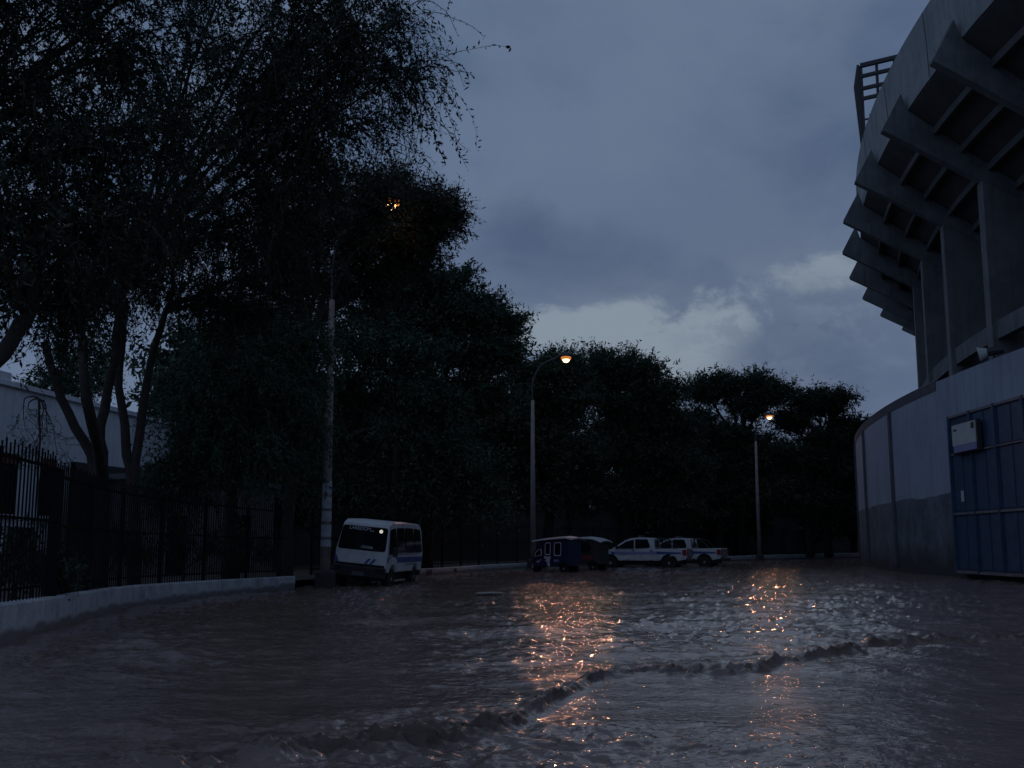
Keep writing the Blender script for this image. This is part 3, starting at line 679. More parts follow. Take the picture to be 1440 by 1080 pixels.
tree('pepper_tree', 'drooping green tree hanging low over the railings left of the nearest street lamp', 'tree',
     [[gnd(330, 31), at(325, 640, 30.5), at(335, 560, 30)]],
     cl([(260, 560, 27, 1.3), (330, 520, 27.5, 1.5), (400, 550, 27.5, 1.4), (300, 630, 27, 1.3), (380, 640, 27, 1.4), (430, 620, 28.5, 1.1), (250, 680, 27.5, 1.0), (340, 460, 28, 1.3), (420, 480, 29, 1.2)]),
     53, leaf='leaf_pepper', nb=14, ns=26, K=12, slen=(.8, 1.8), ll=.12, lw=.034, droop=.35, trunk_r=.18, per=2, twr=.005)
tree('pepper_tree', 'bushy green tree behind the white van and the nearest street lamp', 'tree',
     [[gnd(560, 42), at(556, 690, 42), at(560, 600, 42)]],
     cl([(500, 480, 42, 2.0), (560, 500, 42, 2.0), (470, 560, 43, 1.7), (610, 560, 42, 2.0), (560, 620, 42, 2.1), (640, 640, 42, 2.0), (480, 700, 43, 1.6), (580, 700, 42, 1.8), (670, 710, 42.5, 1.6), (440, 640, 43, 1.6)]),
     59, leaf='leaf_pepper', nb=16, ns=28, K=9, slen=(.8, 1.6), ll=.19, lw=.06, droop=.25, wood=False, trunk_r=.2, per=2)
far = dict(leaf='leaf_green', K=9, droop=.05, wood=False, per=2, up=.08)
tree('acacia_tree', 'tall layered tree reaching towards the sky between the two nearer street lamps', 'tree',
     [[gnd(600, 46), at(604, 680, 46), at(600, 560, 46)]],
     clf([(560, 400, 46, 1.9), (615, 400, 46, 1.6), (655, 430, 46, 1.5), (695, 455, 46, 1.2), (600, 460, 46.5, 1.8), (660, 500, 46, 1.7), (540, 450, 46, 1.6), (700, 500, 45.5, 1.0), (680, 560, 46, 1.8), (620, 560, 46.5, 1.8)]),
     61, nb=22, ns=30, slen=(.6, 1.3), ll=.20, lw=.062, trunk_r=.22, **far)
tree('acacia_tree', 'rounded dark tree whose top is lit beside the middle street lamp', 'tree',
     [[gnd(770, 62), at(772, 700, 62), at(770, 640, 62)]],
     clf([(745, 525, 62, 1.6), (790, 512, 62, 1.8), (735, 575, 62, 2.0), (800, 560, 62, 2.2), (760, 630, 62, 2.4), (700, 600, 61, 1.9), (720, 660, 62, 2.1), (810, 640, 62, 2.2), (690, 690, 62, 1.8), (770, 705, 62, 2.2), (830, 700, 63, 2.0)]),
     67, nb=20, ns=30, slen=(.7, 1.6), ll=.24, lw=.07, trunk_r=.25, **far)
tree('acacia_tree', 'broad dome-shaped tree right of the middle street lamp above the white pickups', 'tree',
     [[gnd(880, 66), at(882, 700, 66), at(880, 640, 66)]],
     clf([(860, 512, 66, 1.8), (895, 522, 66, 1.7), (835, 540, 66, 1.9), (925, 555, 66, 1.9), (880, 570, 66, 2.4), (945, 600, 66, 2.0), (860, 630, 66, 2.4), (925, 650, 66, 2.4), (960, 670, 66, 1.8), (880, 700, 66, 2.2), (950, 715, 66, 1.8)]),
     71, nb=20, ns=30, slen=(.7, 1.6), ll=.25, lw=.07, trunk_r=.25, **far)
tree('acacia_tree', 'airy tree with sky showing through it left of the farthest street lamp', 'tree',
     [[gnd(1010, 90), at(1012, 720, 90), at(1012, 650, 90)], [gnd(1040, 91), at(1042, 700, 90), at(1040, 630, 90)]],
     clf([(985, 548, 90, 1.9), (1020, 540, 90, 1.7), (1068, 540, 90, 2.0), (1092, 552, 90, 1.5), (1050, 570, 90, 1.8), (975, 590, 90, 1.9), (1020, 612, 90, 1.8), (1060, 640, 90, 2.2), (990, 660, 90, 2.4), (1040, 700, 90, 2.6), (985, 725, 90, 2.2), (1090, 710, 90, 2.4)]),
     73, nb=20, ns=24, slen=(.7, 1.7), ll=.32, lw=.085, trunk_r=.26, **far)
tree('acacia_tree', 'spreading tree right of the farthest street lamp close to the curved wall', 'tree',
     [[gnd(1135, 92), at(1136, 720, 92), at(1138, 650, 92)], [gnd(1160, 93), at(1162, 700, 92), at(1165, 640, 92)]],
     clf([(1135, 560, 92, 1.8), (1165, 562, 92, 2.0), (1120, 590, 92, 1.8), (1192, 600, 92, 1.5), (1165, 615, 92, 2.0), (1125, 650, 92, 2.3), (1180, 665, 92, 2.4), (1210, 655, 93, 1.8), (1140, 705, 92, 2.6), (1195, 720, 92, 2.4), (1230, 700, 94, 2.4)]),
     79, nb=20, ns=24, slen=(.7, 1.7), ll=.32, lw=.085, trunk_r=.26, **far)
bk = dict(leaf='leaf_green', K=7, droop=.1, wood=False, per=2, up=.1)
for i, (x0, d, lab) in enumerate(((480, 58, 'dense dark tree in the gloom behind the white van'), (650, 76, 'dense dark tree in the gloom behind the three-wheelers'), (760, 80, 'dense dark tree in the gloom between the middle lamp and the nearer pickup'), (885, 86, 'dense dark tree in the gloom behind the white pickups'), (950, 104, 'dense dark tree in the gloom between the two farthest street lamps'), (1110, 112, 'dense dark tree in the gloom beyond the farthest street lamp'), (1030, 98, 'dense dark tree in the gloom just left of the farthest lamp pole'), (1195, 104, 'dense dark tree in the gloom beside the curved stadium wall'), (330, 46, 'dense dark tree behind the long facade at left'))):
    w = 4.0 * 1500 / d / 2
    tree('background_tree', lab, 'tree', [[gnd(x0, d), at(x0 + 4, 740, d), at(x0, 700, d)]],
         cl([(x0 + a * w * .9, 770 - b * 1500 / d, d + (a * 7) % 2, 2.6) for a in (-1, -.35, .35, 1) for b in ((2.2, 4.2, 6.2, 7.8) if d < 70 else (2.4, 4.8, 7.2, 9.6))]), 90 + i, nb=14, ns=20, slen=(.9, 1.8), ll=.36, lw=.13, trunk_r=.25, group='dark trees behind the front row', **bk)
tree('far_tree', 'pale green distant tree rising just behind the white building roof', 'tree',
     [[gnd(70, 52), at(80, 640, 52), at(90, 590, 52)]], cl([(60, 535, 52, 1.4), (100, 510, 52, 1.6), (130, 540, 52, 1.5), (90, 560, 52, 1.5), (140, 500, 52, 1.2)]), 120, nb=10, ns=16, slen=(.6, 1.2), ll=.2, lw=.07, leaf='leaf_pepper', K=7, droop=.1, wood=False, per=2, up=.2, trunk_r=.15)
# slender sapling before the building, nearly bare
tree('sapling', 'slender bare sapling with fine twigs before the white facade', 'tree',
     [[gnd(56, 17.5), at(55, 700, 17.5), at(54, 560, 17.5)]], cl([(54, 590, 17.5, .35), (40, 620, 17.5, .4), (70, 625, 17.5, .4), (54, 650, 17.5, .45), (30, 655, 17.5, .3), (80, 655, 17.5, .3)]), 131, nb=4, ns=4, K=9, slen=(.3, .6), ll=.05, lw=.012, droop=.03, trunk_r=.022, per=1, up=.0)
# shrubs behind the railings
for i, (x, y, d, r, lab) in enumerate(((20, 795, 16.2, .45, 'low dark shrub behind the railings nearest the left edge'), (62, 800, 18.2, .25, 'small dark shrub at the foot of the thick fence post'), (150, 765, 23, .6, 'rounded dark shrub around the forked tree trunk'), (260, 765, 28, .8, 'dark shrub behind the railings below the drooping tree'), (330, 765, 32, .9, 'dark shrub at the trunk of the drooping tree'))):
    p = at(x, y, d); b = Vector((p.x, p.y, .2))
    tree('shrub', lab, 'shrub', [[b, b + Vector((.02, 0, .2)), b + Vector((0, .02, .35))]], [(p.x, p.y, max(.6, p.z), r, r, r * .8), (p.x + r, p.y + .3, max(.5, p.z - .2), r * .8, r, r * .7)], 140 + i, leaf='leaf_green', nb=8, ns=12, K=6, slen=(.3, .6), ll=.09, lw=.04, droop=.05, wood=False, per=2, trunk_r=.04, group='shrubs behind the railings')

# ================================================================== IRON FENCE on the low wall
IN = offset(CP, .13)
def along(y):
    for i in range(len(IN) - 1):
        a, b = IN[i], IN[i + 1]
        if a.y <= y <= b.y: return a.lerp(b, (y - a.y) / (b.y - a.y))
    return IN[-1]
def fence(y0, y1, label, step, h=2.0, pick=.13, thick=None, lean=.0):
    p0 = along(y0); root = empty('iron_fence', (p0.x, p0.y, curb_h(y0)), label=label, cat='fence', group='iron railings on the low walls'); inv = Matrix.Translation(-Vector(root.location))
    ys = np.arange(y0, y1 + .01, step)
    pk = MB(); n = int((y1 - y0) / pick)
    for i in range(n):
        y = y0 + i * pick; p = along(y); z = curb_h(y); pk.beam((p.x, p.y, z), (p.x, p.y, z + h + .10 + (.05 if i % 2 else 0)), .018, .018)
    rails = [MB() for _ in range(3)]
    for a, b in zip(ys, ys[1:]):
        A, B = along(a), along(b)
        for rr, hh in zip(rails, (.16, h * .56, h - .08)): rr.beam((A.x, A.y, curb_h(a) + hh), (B.x, B.y, curb_h(b) + hh), .04, .035)
    pk.build('pickets', 'black_iron', root).matrix_parent_inverse = inv
    for rr in rails: rr.build('rail', 'black_iron', root).matrix_parent_inverse = inv
    for y in ys[:-1]:
        p = along(y); w = thick if (thick and abs(y - thick[1]) < step / 2) else None
        t = .13 if w else .07
        MB().beam((p.x, p.y, curb_h(y)), (p.x, p.y, curb_h(y) + h + .02), t, t).build('post', 'black_iron', root).matrix_parent_inverse = inv
fence(6.0, 16.0, 'black iron railings on the low wall in front of the white building', 2.5, 1.95, .14)
fence(16.0, 30.0, 'black iron railings on the low wall under the trees left of the van', 2.33, 1.85, .13, thick=(1, 16.0))
fence(32.0, 58.0, 'dark iron railings behind the van and the three-wheelers', 2.6, 1.9, .2)
fence(86.0, 120.0, 'farthest dark iron railings along the kerb under the last trees', 3.4, 2.0, .28)
fence(58.5, 84.0, 'dark iron railings behind the white pickups', 2.55, 1.9, .24)

# ================================================================== BUILDINGS
def bpt(s, z, out=0.0):    # along the facade, s metres from its left end
    d = Vector((.141, .99, 0)).normalized(); n = Vector((d.y, -d.x, 0)); p = Vector((-15.95 - .141 * 12, 33.1 - 12, 0)) + d * s + n * out; return (p.x, p.y, z)
bl = empty('long_building', bpt(12, .2), label='long pale building with tall dark windows behind the railings at left', cat='building'); ib = Matrix.Translation(-Vector(bl.location))
def bq(mb, s0, s1, z0, z1, o0, o1): return mb.quadbox([bpt(s0, z0, o0), bpt(s1, z0, o0), bpt(s1, z0, o1), bpt(s0, z0, o1), bpt(s0, z1, o0), bpt(s1, z1, o0), bpt(s1, z1, o1), bpt(s0, z1, o1)])
def BB(mb, name, m, par=None, **kw):
    o = mb.build(name, m, par or bl, **kw)
    if par is None: o.matrix_parent_inverse = ib
    return o
ZT = 6.15
BB(bq(MB(), 0, 42, .1, ZT, -8, 0), 'wall', 'building_white')
BB(bq(MB(), 0, 42, ZT + .003, ZT + .16, -.35, .10), 'cornice', 'building_white')
BB(bq(MB(), 0, 12.4, ZT + .165, ZT + .42, -.3, .05), 'parapet', 'building_white')
BB(bq(MB(), 0, 42, .1, .75, .003, .05), 'plinth', 'building_grey')
for i in range(14):
    s = 12.3 + i * 2.15 - 2.15 * 3
    if i > 12: break
    w = BB(bq(MB(), s - .08, s + .78, 2.15, 3.72, .002, .05), 'window', 'window_dark')
    BB(bq(MB(), s - .1, s + .8, 3.723, 4.05, .003, .07), 'lintel', 'lintel_red', w)
    BB(bq(MB(), s - .12, s + .82, 2.05, 2.147, .003, .10), 'sill', 'building_white', w)
for i in range(6):
    s = 12.75 + i * 4.3 - 4.3
    w = BB(bq(MB(), s, s + 1.35, .78, 1.75, .051, .08), 'window', 'window_dark')
# grey outbuilding farther on
gb0 = at(205, 760, 36)
ob = empty('outbuilding', (gb0.x, gb0.y, .2), label='low grey outbuilding with dark doorways behind the drooping tree', cat='building'); io = Matrix.Translation(-Vector(ob.location))
P0 = Vector((gb0.x, gb0.y, 0)); dd = Vector((.42, .9, 0)).normalized(); dn = Vector((dd.y, -dd.x, 0))
def oq(mb, s0, s1, z0, z1, o0, o1):
    g = lambda s, z, o: tuple(P0 + dd * s + dn * o + Vector((0, 0, z))); return mb.quadbox([g(s0, z0, o0), g(s1, z0, o0), g(s1, z0, o1), g(s0, z0, o1), g(s0, z1, o0), g(s1, z1, o0), g(s1, z1, o1), g(s0, z1, o1)])
for mb, nm, mm in ((oq(MB(), 0, 6.8, .1, 3.4, -5, 0), 'wall', 'building_grey'), (oq(MB(), -.2, 7.0, 3.403, 3.6, -5.2, .2), 'roof_slab', 'building_grey'), (oq(MB(), 1.0, 1.9, .2, 2.2, .003, .04), 'door', 'window_dark'), (oq(MB(), 4.0, 5.4, .2, 2.3, .003, .04), 'door', 'window_dark')):
    mb.build(nm, mm, ob).matrix_parent_inverse = io
# long perimeter wall behind all trees
pw = MB(); bkp = offset(CP, 9.0)
idx = [i for i, p in enumerate(CP) if p.y > 33]
for i in idx:
    a = bkp[i]; pw.v += [(a.x, a.y, 0), (a.x, a.y, 3.9), (a.x - .2, a.y + .1, 3.9), (a.x - .2, a.y + .1, 0)]
for i in range(len(idx) - 1):
    for j in range(4): pw.f.append((i * 4 + j, i * 4 + (j + 1) % 4, (i + 1) * 4 + (j + 1) % 4, (i + 1) * 4 + j))
pw.build('perimeter_wall', 'perimeter', label='long dark masonry wall in the gloom behind the street trees', cat='wall')

# ================================================================== STREET LAMPS
def street_lamp(base, head, label, joint, r0, posters=False, power=620, aim=(-.08, -.90, -.42)):
    base = Vector(base); root = empty('street_lamp', base, label=label, cat='street lamp', group='lit street lamps along the kerb'); inv = Matrix.Translation(-base)
    def PB(mb, n, m, par=root, **kw):
        o = mb.build(n, m, par, **kw)
        if par is root: o.matrix_parent_inverse = inv
        return o
    top = base + Vector((0, 0, joint))
    PB(MB().lathe([(r0, 0), (r0 * .55, joint)], 14, tuple(base)), 'pole', 'pole_concrete', smooth=True)
    PB(MB().lathe([(r0 * 1.9, -.3), (r0 * 1.9, .42), (r0 * 1.5, .5)], 14, tuple(base)), 'footing', 'perimeter')
    d = head - top; hd = Vector((d.x, d.y, 0))
    pts = [top + Vector((0, 0, -.3)), top + Vector((0, 0, d.z * .35)), top + hd * .10 + Vector((0, 0, d.z * .62)), top + hd * .30 + Vector((0, 0, d.z * .84)), top + hd * .62 + Vector((0, 0, d.z * .97)), head + Vector((0, 0, .12)) - hd.normalized() * .3]
    PB(MB().tube([Vector(p) for p in catmull([tuple(p) for p in pts], 4)], .045, 8), 'arm', 'pole_steel', smooth=True)
    h = hd.normalized(); n = Vector((-h.y, h.x, 0))
    hs = PB(MB().tube([head - h * .38 + Vector((0, 0, .10)), head - h * .2 + Vector((0, 0, .13)), head + h * .1 + Vector((0, 0, .13)), head + h * .32 + Vector((0, 0, .09))], [.06, .15, .19, .08], 12), 'lamp_head', 'pole_steel', smooth=True)
    pr = [(.03, -.26), (.12, -.22), (.18, -.14), (.19, -.02), (.18, .03)]
    PB(MB().lathe(pr, 14, tuple(head)), 'bulb', 'lamp_glow', hs, smooth=True)
    PB(MB().lathe([(.19, -.10), (.24, -.11), (.28, -.02), (.26, .04), (.19, .04)], 18, tuple(head)), 'halo_ring', 'halo_glow', hs, smooth=True)  # emissive ring added to give the bulb an orange halo
    if posters:
        for z0, z1 in ((2.62, 3.0), (2.22, 2.54), (1.86, 2.14), (1.42, 1.76), (1.15, 1.34)):
            ra = lambda z: r0 + (r0 * .55 - r0) * z / joint + .006
            PB(MB().lathe([(ra(z0), z0), (ra(z1), z1)], 14, tuple(base)), 'poster', 'poster_white')
    ld = bpy.data.lights.new('bulb_light', 'SPOT'); ld.energy = power; ld.spot_size = R(84); ld.spot_blend = .6; ld.color = (1.0, .40, .20); ld.shadow_soft_size = .16
    lo = bpy.data.objects.new('bulb_light', ld); COL.objects.link(lo); lo.location = head + Vector((0, 0, -.42)); lo.rotation_euler = Vector(aim).to_track_quat('-Z', 'Y').to_euler(); lo.parent = root; lo.matrix_parent_inverse = inv
street_lamp((px_x(464, 30.6), 30.6, 0), head0, 'nearest street lamp, lit head half hidden in foliage, posters round its pole', 8.3, .155, True, 12)
street_lamp((px_x(749, 55.5), 55.5, 0), head1, 'middle street lamp glowing orange above the blue three-wheeler', 8.7, .16)
street_lamp((px_x(1060, 83), 83, 0), head2, 'farthest street lamp glowing orange right of the pickups', 9.2, .17, power=330, aim=(-.45, -.80, -.36))
# service cable sagging from the middle lamp into the trees
a = Vector(at(750, 592, 55.5)); b = Vector(at(610, 470, 46))
mb = MB().tube([a.lerp(b, t / 14) + Vector((0, 0, -.25 * (1 - (2 * t / 14 - 1) ** 2))) for t in range(15)], .012, 5)
mb.build('power_cable', 'car_trim', label='thin power cable sagging from the middle lamp pole into the tree', cat='cable')

# ================================================================== VEHICLES (local: +x forward, z up, side y)
def loft(profile, hw, front_pinch=0.0):
    """closed (x,z) outline, half width from hw(x,z)"""
    mb = MB(); n = len(profile)
    mb.v += [(x, -hw(x, z), z) for x, z in profile] + [(x, hw(x, z), z) for x, z in profile]
    mb.f += [tuple(range(n)), tuple(reversed(range(n, 2 * n)))] + [(i, (i + 1) % n, n + (i + 1) % n, n + i) for i in range(n)]
    return mb
def arch(cx, cz, r, z0, n=10):  # arch points from front (+x) to rear along the sill at z0
    a0 = math.asin(max(-1, (z0 - cz) / r)); pts = []
    for i in range(n + 1):
        t = a0 + (math.pi - 2 * a0) * i / n; pts.append((cx + r * math.cos(t), cz + r * math.sin(t)))
    return pts
def fan_body(profile, hw, name, m, par, bevel=.03):
    o = loft(profile, hw).build(name, m, par)
    bm = bmesh.new(); bm.from_mesh(o.data); bmesh.ops.triangulate(bm, faces=[f for f in bm.faces if len(f.verts) > 4]); bm.to_mesh(o.data); bm.free()
    if bevel:
        b = o.modifiers.new('bevel', 'BEVEL'); b.width = bevel; b.segments = 3; b.limit_method = 'ANGLE'; b.angle_limit = R(30)
    return o
def side_panel(poly, hw, side, name, m, par, out=.006, th=.006):
    mb = MB(); n = len(poly); b = 0
    mb.v += [(x, side * (hw(x, z) + out), z) for x, z in poly] + [(x, side * (hw(x, z) + out + th), z) for x, z in poly]
    mb.f += [tuple(range(n)), tuple(reversed(range(n, 2 * n)))] + [(i, (i + 1) % n, n + (i + 1) % n, n + i) for i in range(n)]
    return mb.build(name, m, par)
def rounded(poly, r=.05, n=3):
    out = []; k = len(poly)
    for i in range(k):
        p, a, b = Vector(poly[i]), Vector(poly[i - 1]), Vector(poly[(i + 1) % k])
        da = (a - p); db = (b - p); ra = min(r, da.length * .4); rb = min(r, db.length * .4); s = p + da.normalized() * ra; e = p + db.normalized() * rb
        for j in range(n + 1):
            t = j / n; out.append(tuple(s * (1 - t) ** 2 + p * 2 * t * (1 - t) + e * t * t))
    return out
def wheel(cx, y, r, w, par, spokes=False):
    s = 1 if y > 0 else -1
    o = MB().lathe([(r * .62, -w / 2), (r * .95, -w / 2), (r, -w * .3), (r, w * .3), (r * .95, w / 2), (r * .62, w / 2)], 24, (cx, y, r), 'y').build('wheel', 'rubber', par, smooth=False)
    MB().lathe([(r * .60, s * w * .1), (r * .60, s * w * .44), (r * .48, s * w * .40), (r * .2, s * w * .48), (r * .16, s * w * .54)], 20, (cx, y, r), 'y').build('rim', 'rim_steel', o)
    return o
def ring_frame(poly, hw, side, name, m, par, t=.05):
    c = Vector((sum(p[0] for p in poly) / len(poly), sum(p[1] for p in poly) / len(poly)))
    inner = [tuple(Vector(p) + (c - Vector(p)).normalized() * t) for p in poly]; n = len(poly); mb = MB()
    for dy in (.012, .03):
        mb.v += [(x, side * (hw(x, z) + dy), z) for x, z in poly] + [(x, side * (hw(x, z) + dy), z) for x, z in inner]
    for i in range(n):
        j = (i + 1) % n
        mb.f += [(i, j, n + j, n + i), (2 * n + i, 2 * n + j, 3 * n + j, 3 * n + i), (i, j, 2 * n + j, 2 * n + i), (n + i, n + j, 3 * n + j, 3 * n + i)]
    return mb.build(name, m, par)

# ---- white van
def van():
    fp = Vector((px_x(546, 32), 32.0)); rp = Vector((px_x(592, 36.2), 36.2))
    d = (fp - rp).normalized(); yaw = math.atan2(d.y, d.x)
    side = Vector((-d.y, d.x))                       # local +y
    c = fp - d * 2.2 - side * .845
    c = fp - d * 2.2 + Vector((d.y, -d.x)) * .845    # image-right flank is the van's left side (+y)
    root = empty('white_van', (c.x, c.y, -.08), yaw, label='white minibus with blue stripes parked facing the camera beside the nearest lamp pole', cat='van')
    root.rotation_euler = (R(-5.5), 0, yaw)
    def hw(x, z):
        w = .845 if z < 1.1 else .845 - (z - 1.1) * .135
        return w - max(0, x - 1.7) * .10
    zb = .52
    prof = [(2.16, zb), (2.22, .72), (2.19, 1.08), (1.98, 1.80), (1.90, 1.93), (1.62, 2.02), (0, 2.055), (-1.7, 2.03), (-2.0, 1.96), (-2.12, 1.75), (-2.2, 1.1), (-2.2, zb + .04)]
    prof += list(reversed(arch(-1.35, .36, .40, zb))) + list(reversed(arch(1.5, .36, .40, zb)))
    body = fan_body(prof, hw, 'body', 'paint_white', root, .045)
    # lower dark chassis
    MB().box(-2.0, 2.0, -.62, .62, .26, zb + .02).build('chassis', 'car_trim', root)
    MB().box(2.08, 2.30, -.80, .80, .34, .66).build('front_bumper', 'car_trim', root, bevel=.04)
    MB().box(-2.30, -2.1, -.80, .80, .36, .62).build('rear_bumper', 'car_trim', root, bevel=.03)
    for cx in (1.5, -1.35):
        for y in (-.72, .72): wheel(cx, y, .33, .2, root)
    # windscreen lies on the sloped nose
    a0, a1 = Vector((2.19, 0, 1.08)), Vector((1.98, 0, 1.80)); up = (a1 - a0).normalized(); nx = Vector((up.z, 0, -up.x))
    def wp(u, v, o): return a0 + up * v + Vector((0, u, 0)) + nx * o
    poly = rounded([(-.74, .05), (.74, .05), (.70, .78), (-.70, .78)], .09)
    ws = MB().slab([wp(u, v, .006) for u, v in poly], nx, .012).build('windscreen', 'car_glass', root)
    M = Matrix(((0, up.x, nx.x, wp(0, 0, 0).x), (1, up.y, nx.y, 0), (0, up.z, nx.z, 0), (0, 0, 0, 1)))
    def T(u, v): q = wp(u, v, .022); m = M.copy(); m.translation = q; return m
    text_mesh('sunstrip_lettering', 'LAREDOM', .145, 'decal', ws, T(-.16, .70))
    text_mesh('sunstrip_lettering', 'mia', .09, 'decal', ws, T(.22, .655))
    MB().tube([wp(.50, .66, .02), wp(.50, .66, .035)], .055, 14).build('bright_spot', 'spot_glow', ws)  # glowing disc added on the glass, standing in for a bright spot
    for u0 in (-.3, .35): MB().beam(wp(u0, .05, .03), wp(u0 + .35, .22, .03), .015, .015).build('wiper', 'car_trim', ws)
    MB().slab([wp(-.05, .12, .0185), wp(.35, .10, .0185), (wp(.33, .18, .0185)), wp(-.0, .2, .0185)], nx, .002).build('dashboard_papers', 'tailgate_grey', ws)
    # nose: two blue slashes, headlamps in the dark band, plate
    def fpn(u, z, o): x = 2.22 - (z - .72) / .36 * .05 if z > .72 else 2.16 + (z - zb) / (.72 - zb) * .06; return Vector((x + o, u, z))
    for u in (.36, .53):
        MB().slab([fpn(u - .24, .74, .004), fpn(u - .15, .74, .004), fpn(u + .03, .98, .004), fpn(u - .06, .98, .004)], (1, 0, 0), .006).build('nose_stripe', 'stripe_blue', root)
    MB().slab([fpn(-.80, .74, .004), fpn(-.66, .74, .004), fpn(-.74, .98, .004), fpn(-.80, .98, .004)], (1, 0, 0), .006).build('nose_stripe', 'stripe_blue', root)
    MB().slab([fpn(-.76, .665, .003), fpn(.76, .665, .003), fpn(.76, .735, .003), fpn(-.76, .735, .003)], (1, 0, 0), .012).build('grille', 'car_trim', root)
    for u in (-.66, .66): MB().box(2.285, 2.31, u - .13, u + .13, .50, .63).build('headlight', 'car_glass', root, bevel=.01)
    MB().box(2.302, 2.315, -.18, .18, .38, .50).build('number_plate', 'pilaster', root)
    for s in (1, -1):
        for pl in ([(2.02, 1.06), (1.86, 1.80), (1.34, 1.86), (1.18, 1.12)], [(1.06, 1.12), (1.20, 1.86), (.30, 1.88), (.16, 1.12)], [(.06, 1.12), (.20, 1.88), (-.85, 1.88), (-.95, 1.12)], [(-1.05, 1.12), (-.97, 1.88), (-1.85, 1.84), (-2.04, 1.14)]):
            side_panel(rounded(pl, .07), hw, s, 'side_window', 'car_glass', root)
        side_panel([(2.10, .82), (2.10, .98), (-2.18, .98), (-2.18, .82)], hw, s, 'side_stripe', 'stripe_blue', root, out=.004)
        side_panel([(.0, .745), (.0, .765), (-1.1, .765), (-1.1, .745)], hw, s, 'door_runner', 'car_trim', root, out=.004)
        side_panel([(1.11, .6), (1.13, .6), (1.13, 1.9), (1.11, 1.9)], hw, s, 'door_gap', 'car_trim', root, out=.001, th=.003)
        mb = MB().tube([(1.95, s * .83, 1.12), (2.02, s * 1.0, 1.2)], .015, 6).box(1.98, 2.05, s * 1.0 - .07, s * 1.0 + .07, 1.02, 1.30); mb.build('mirror', 'car_trim', root, bevel=.01)
    return root
van()

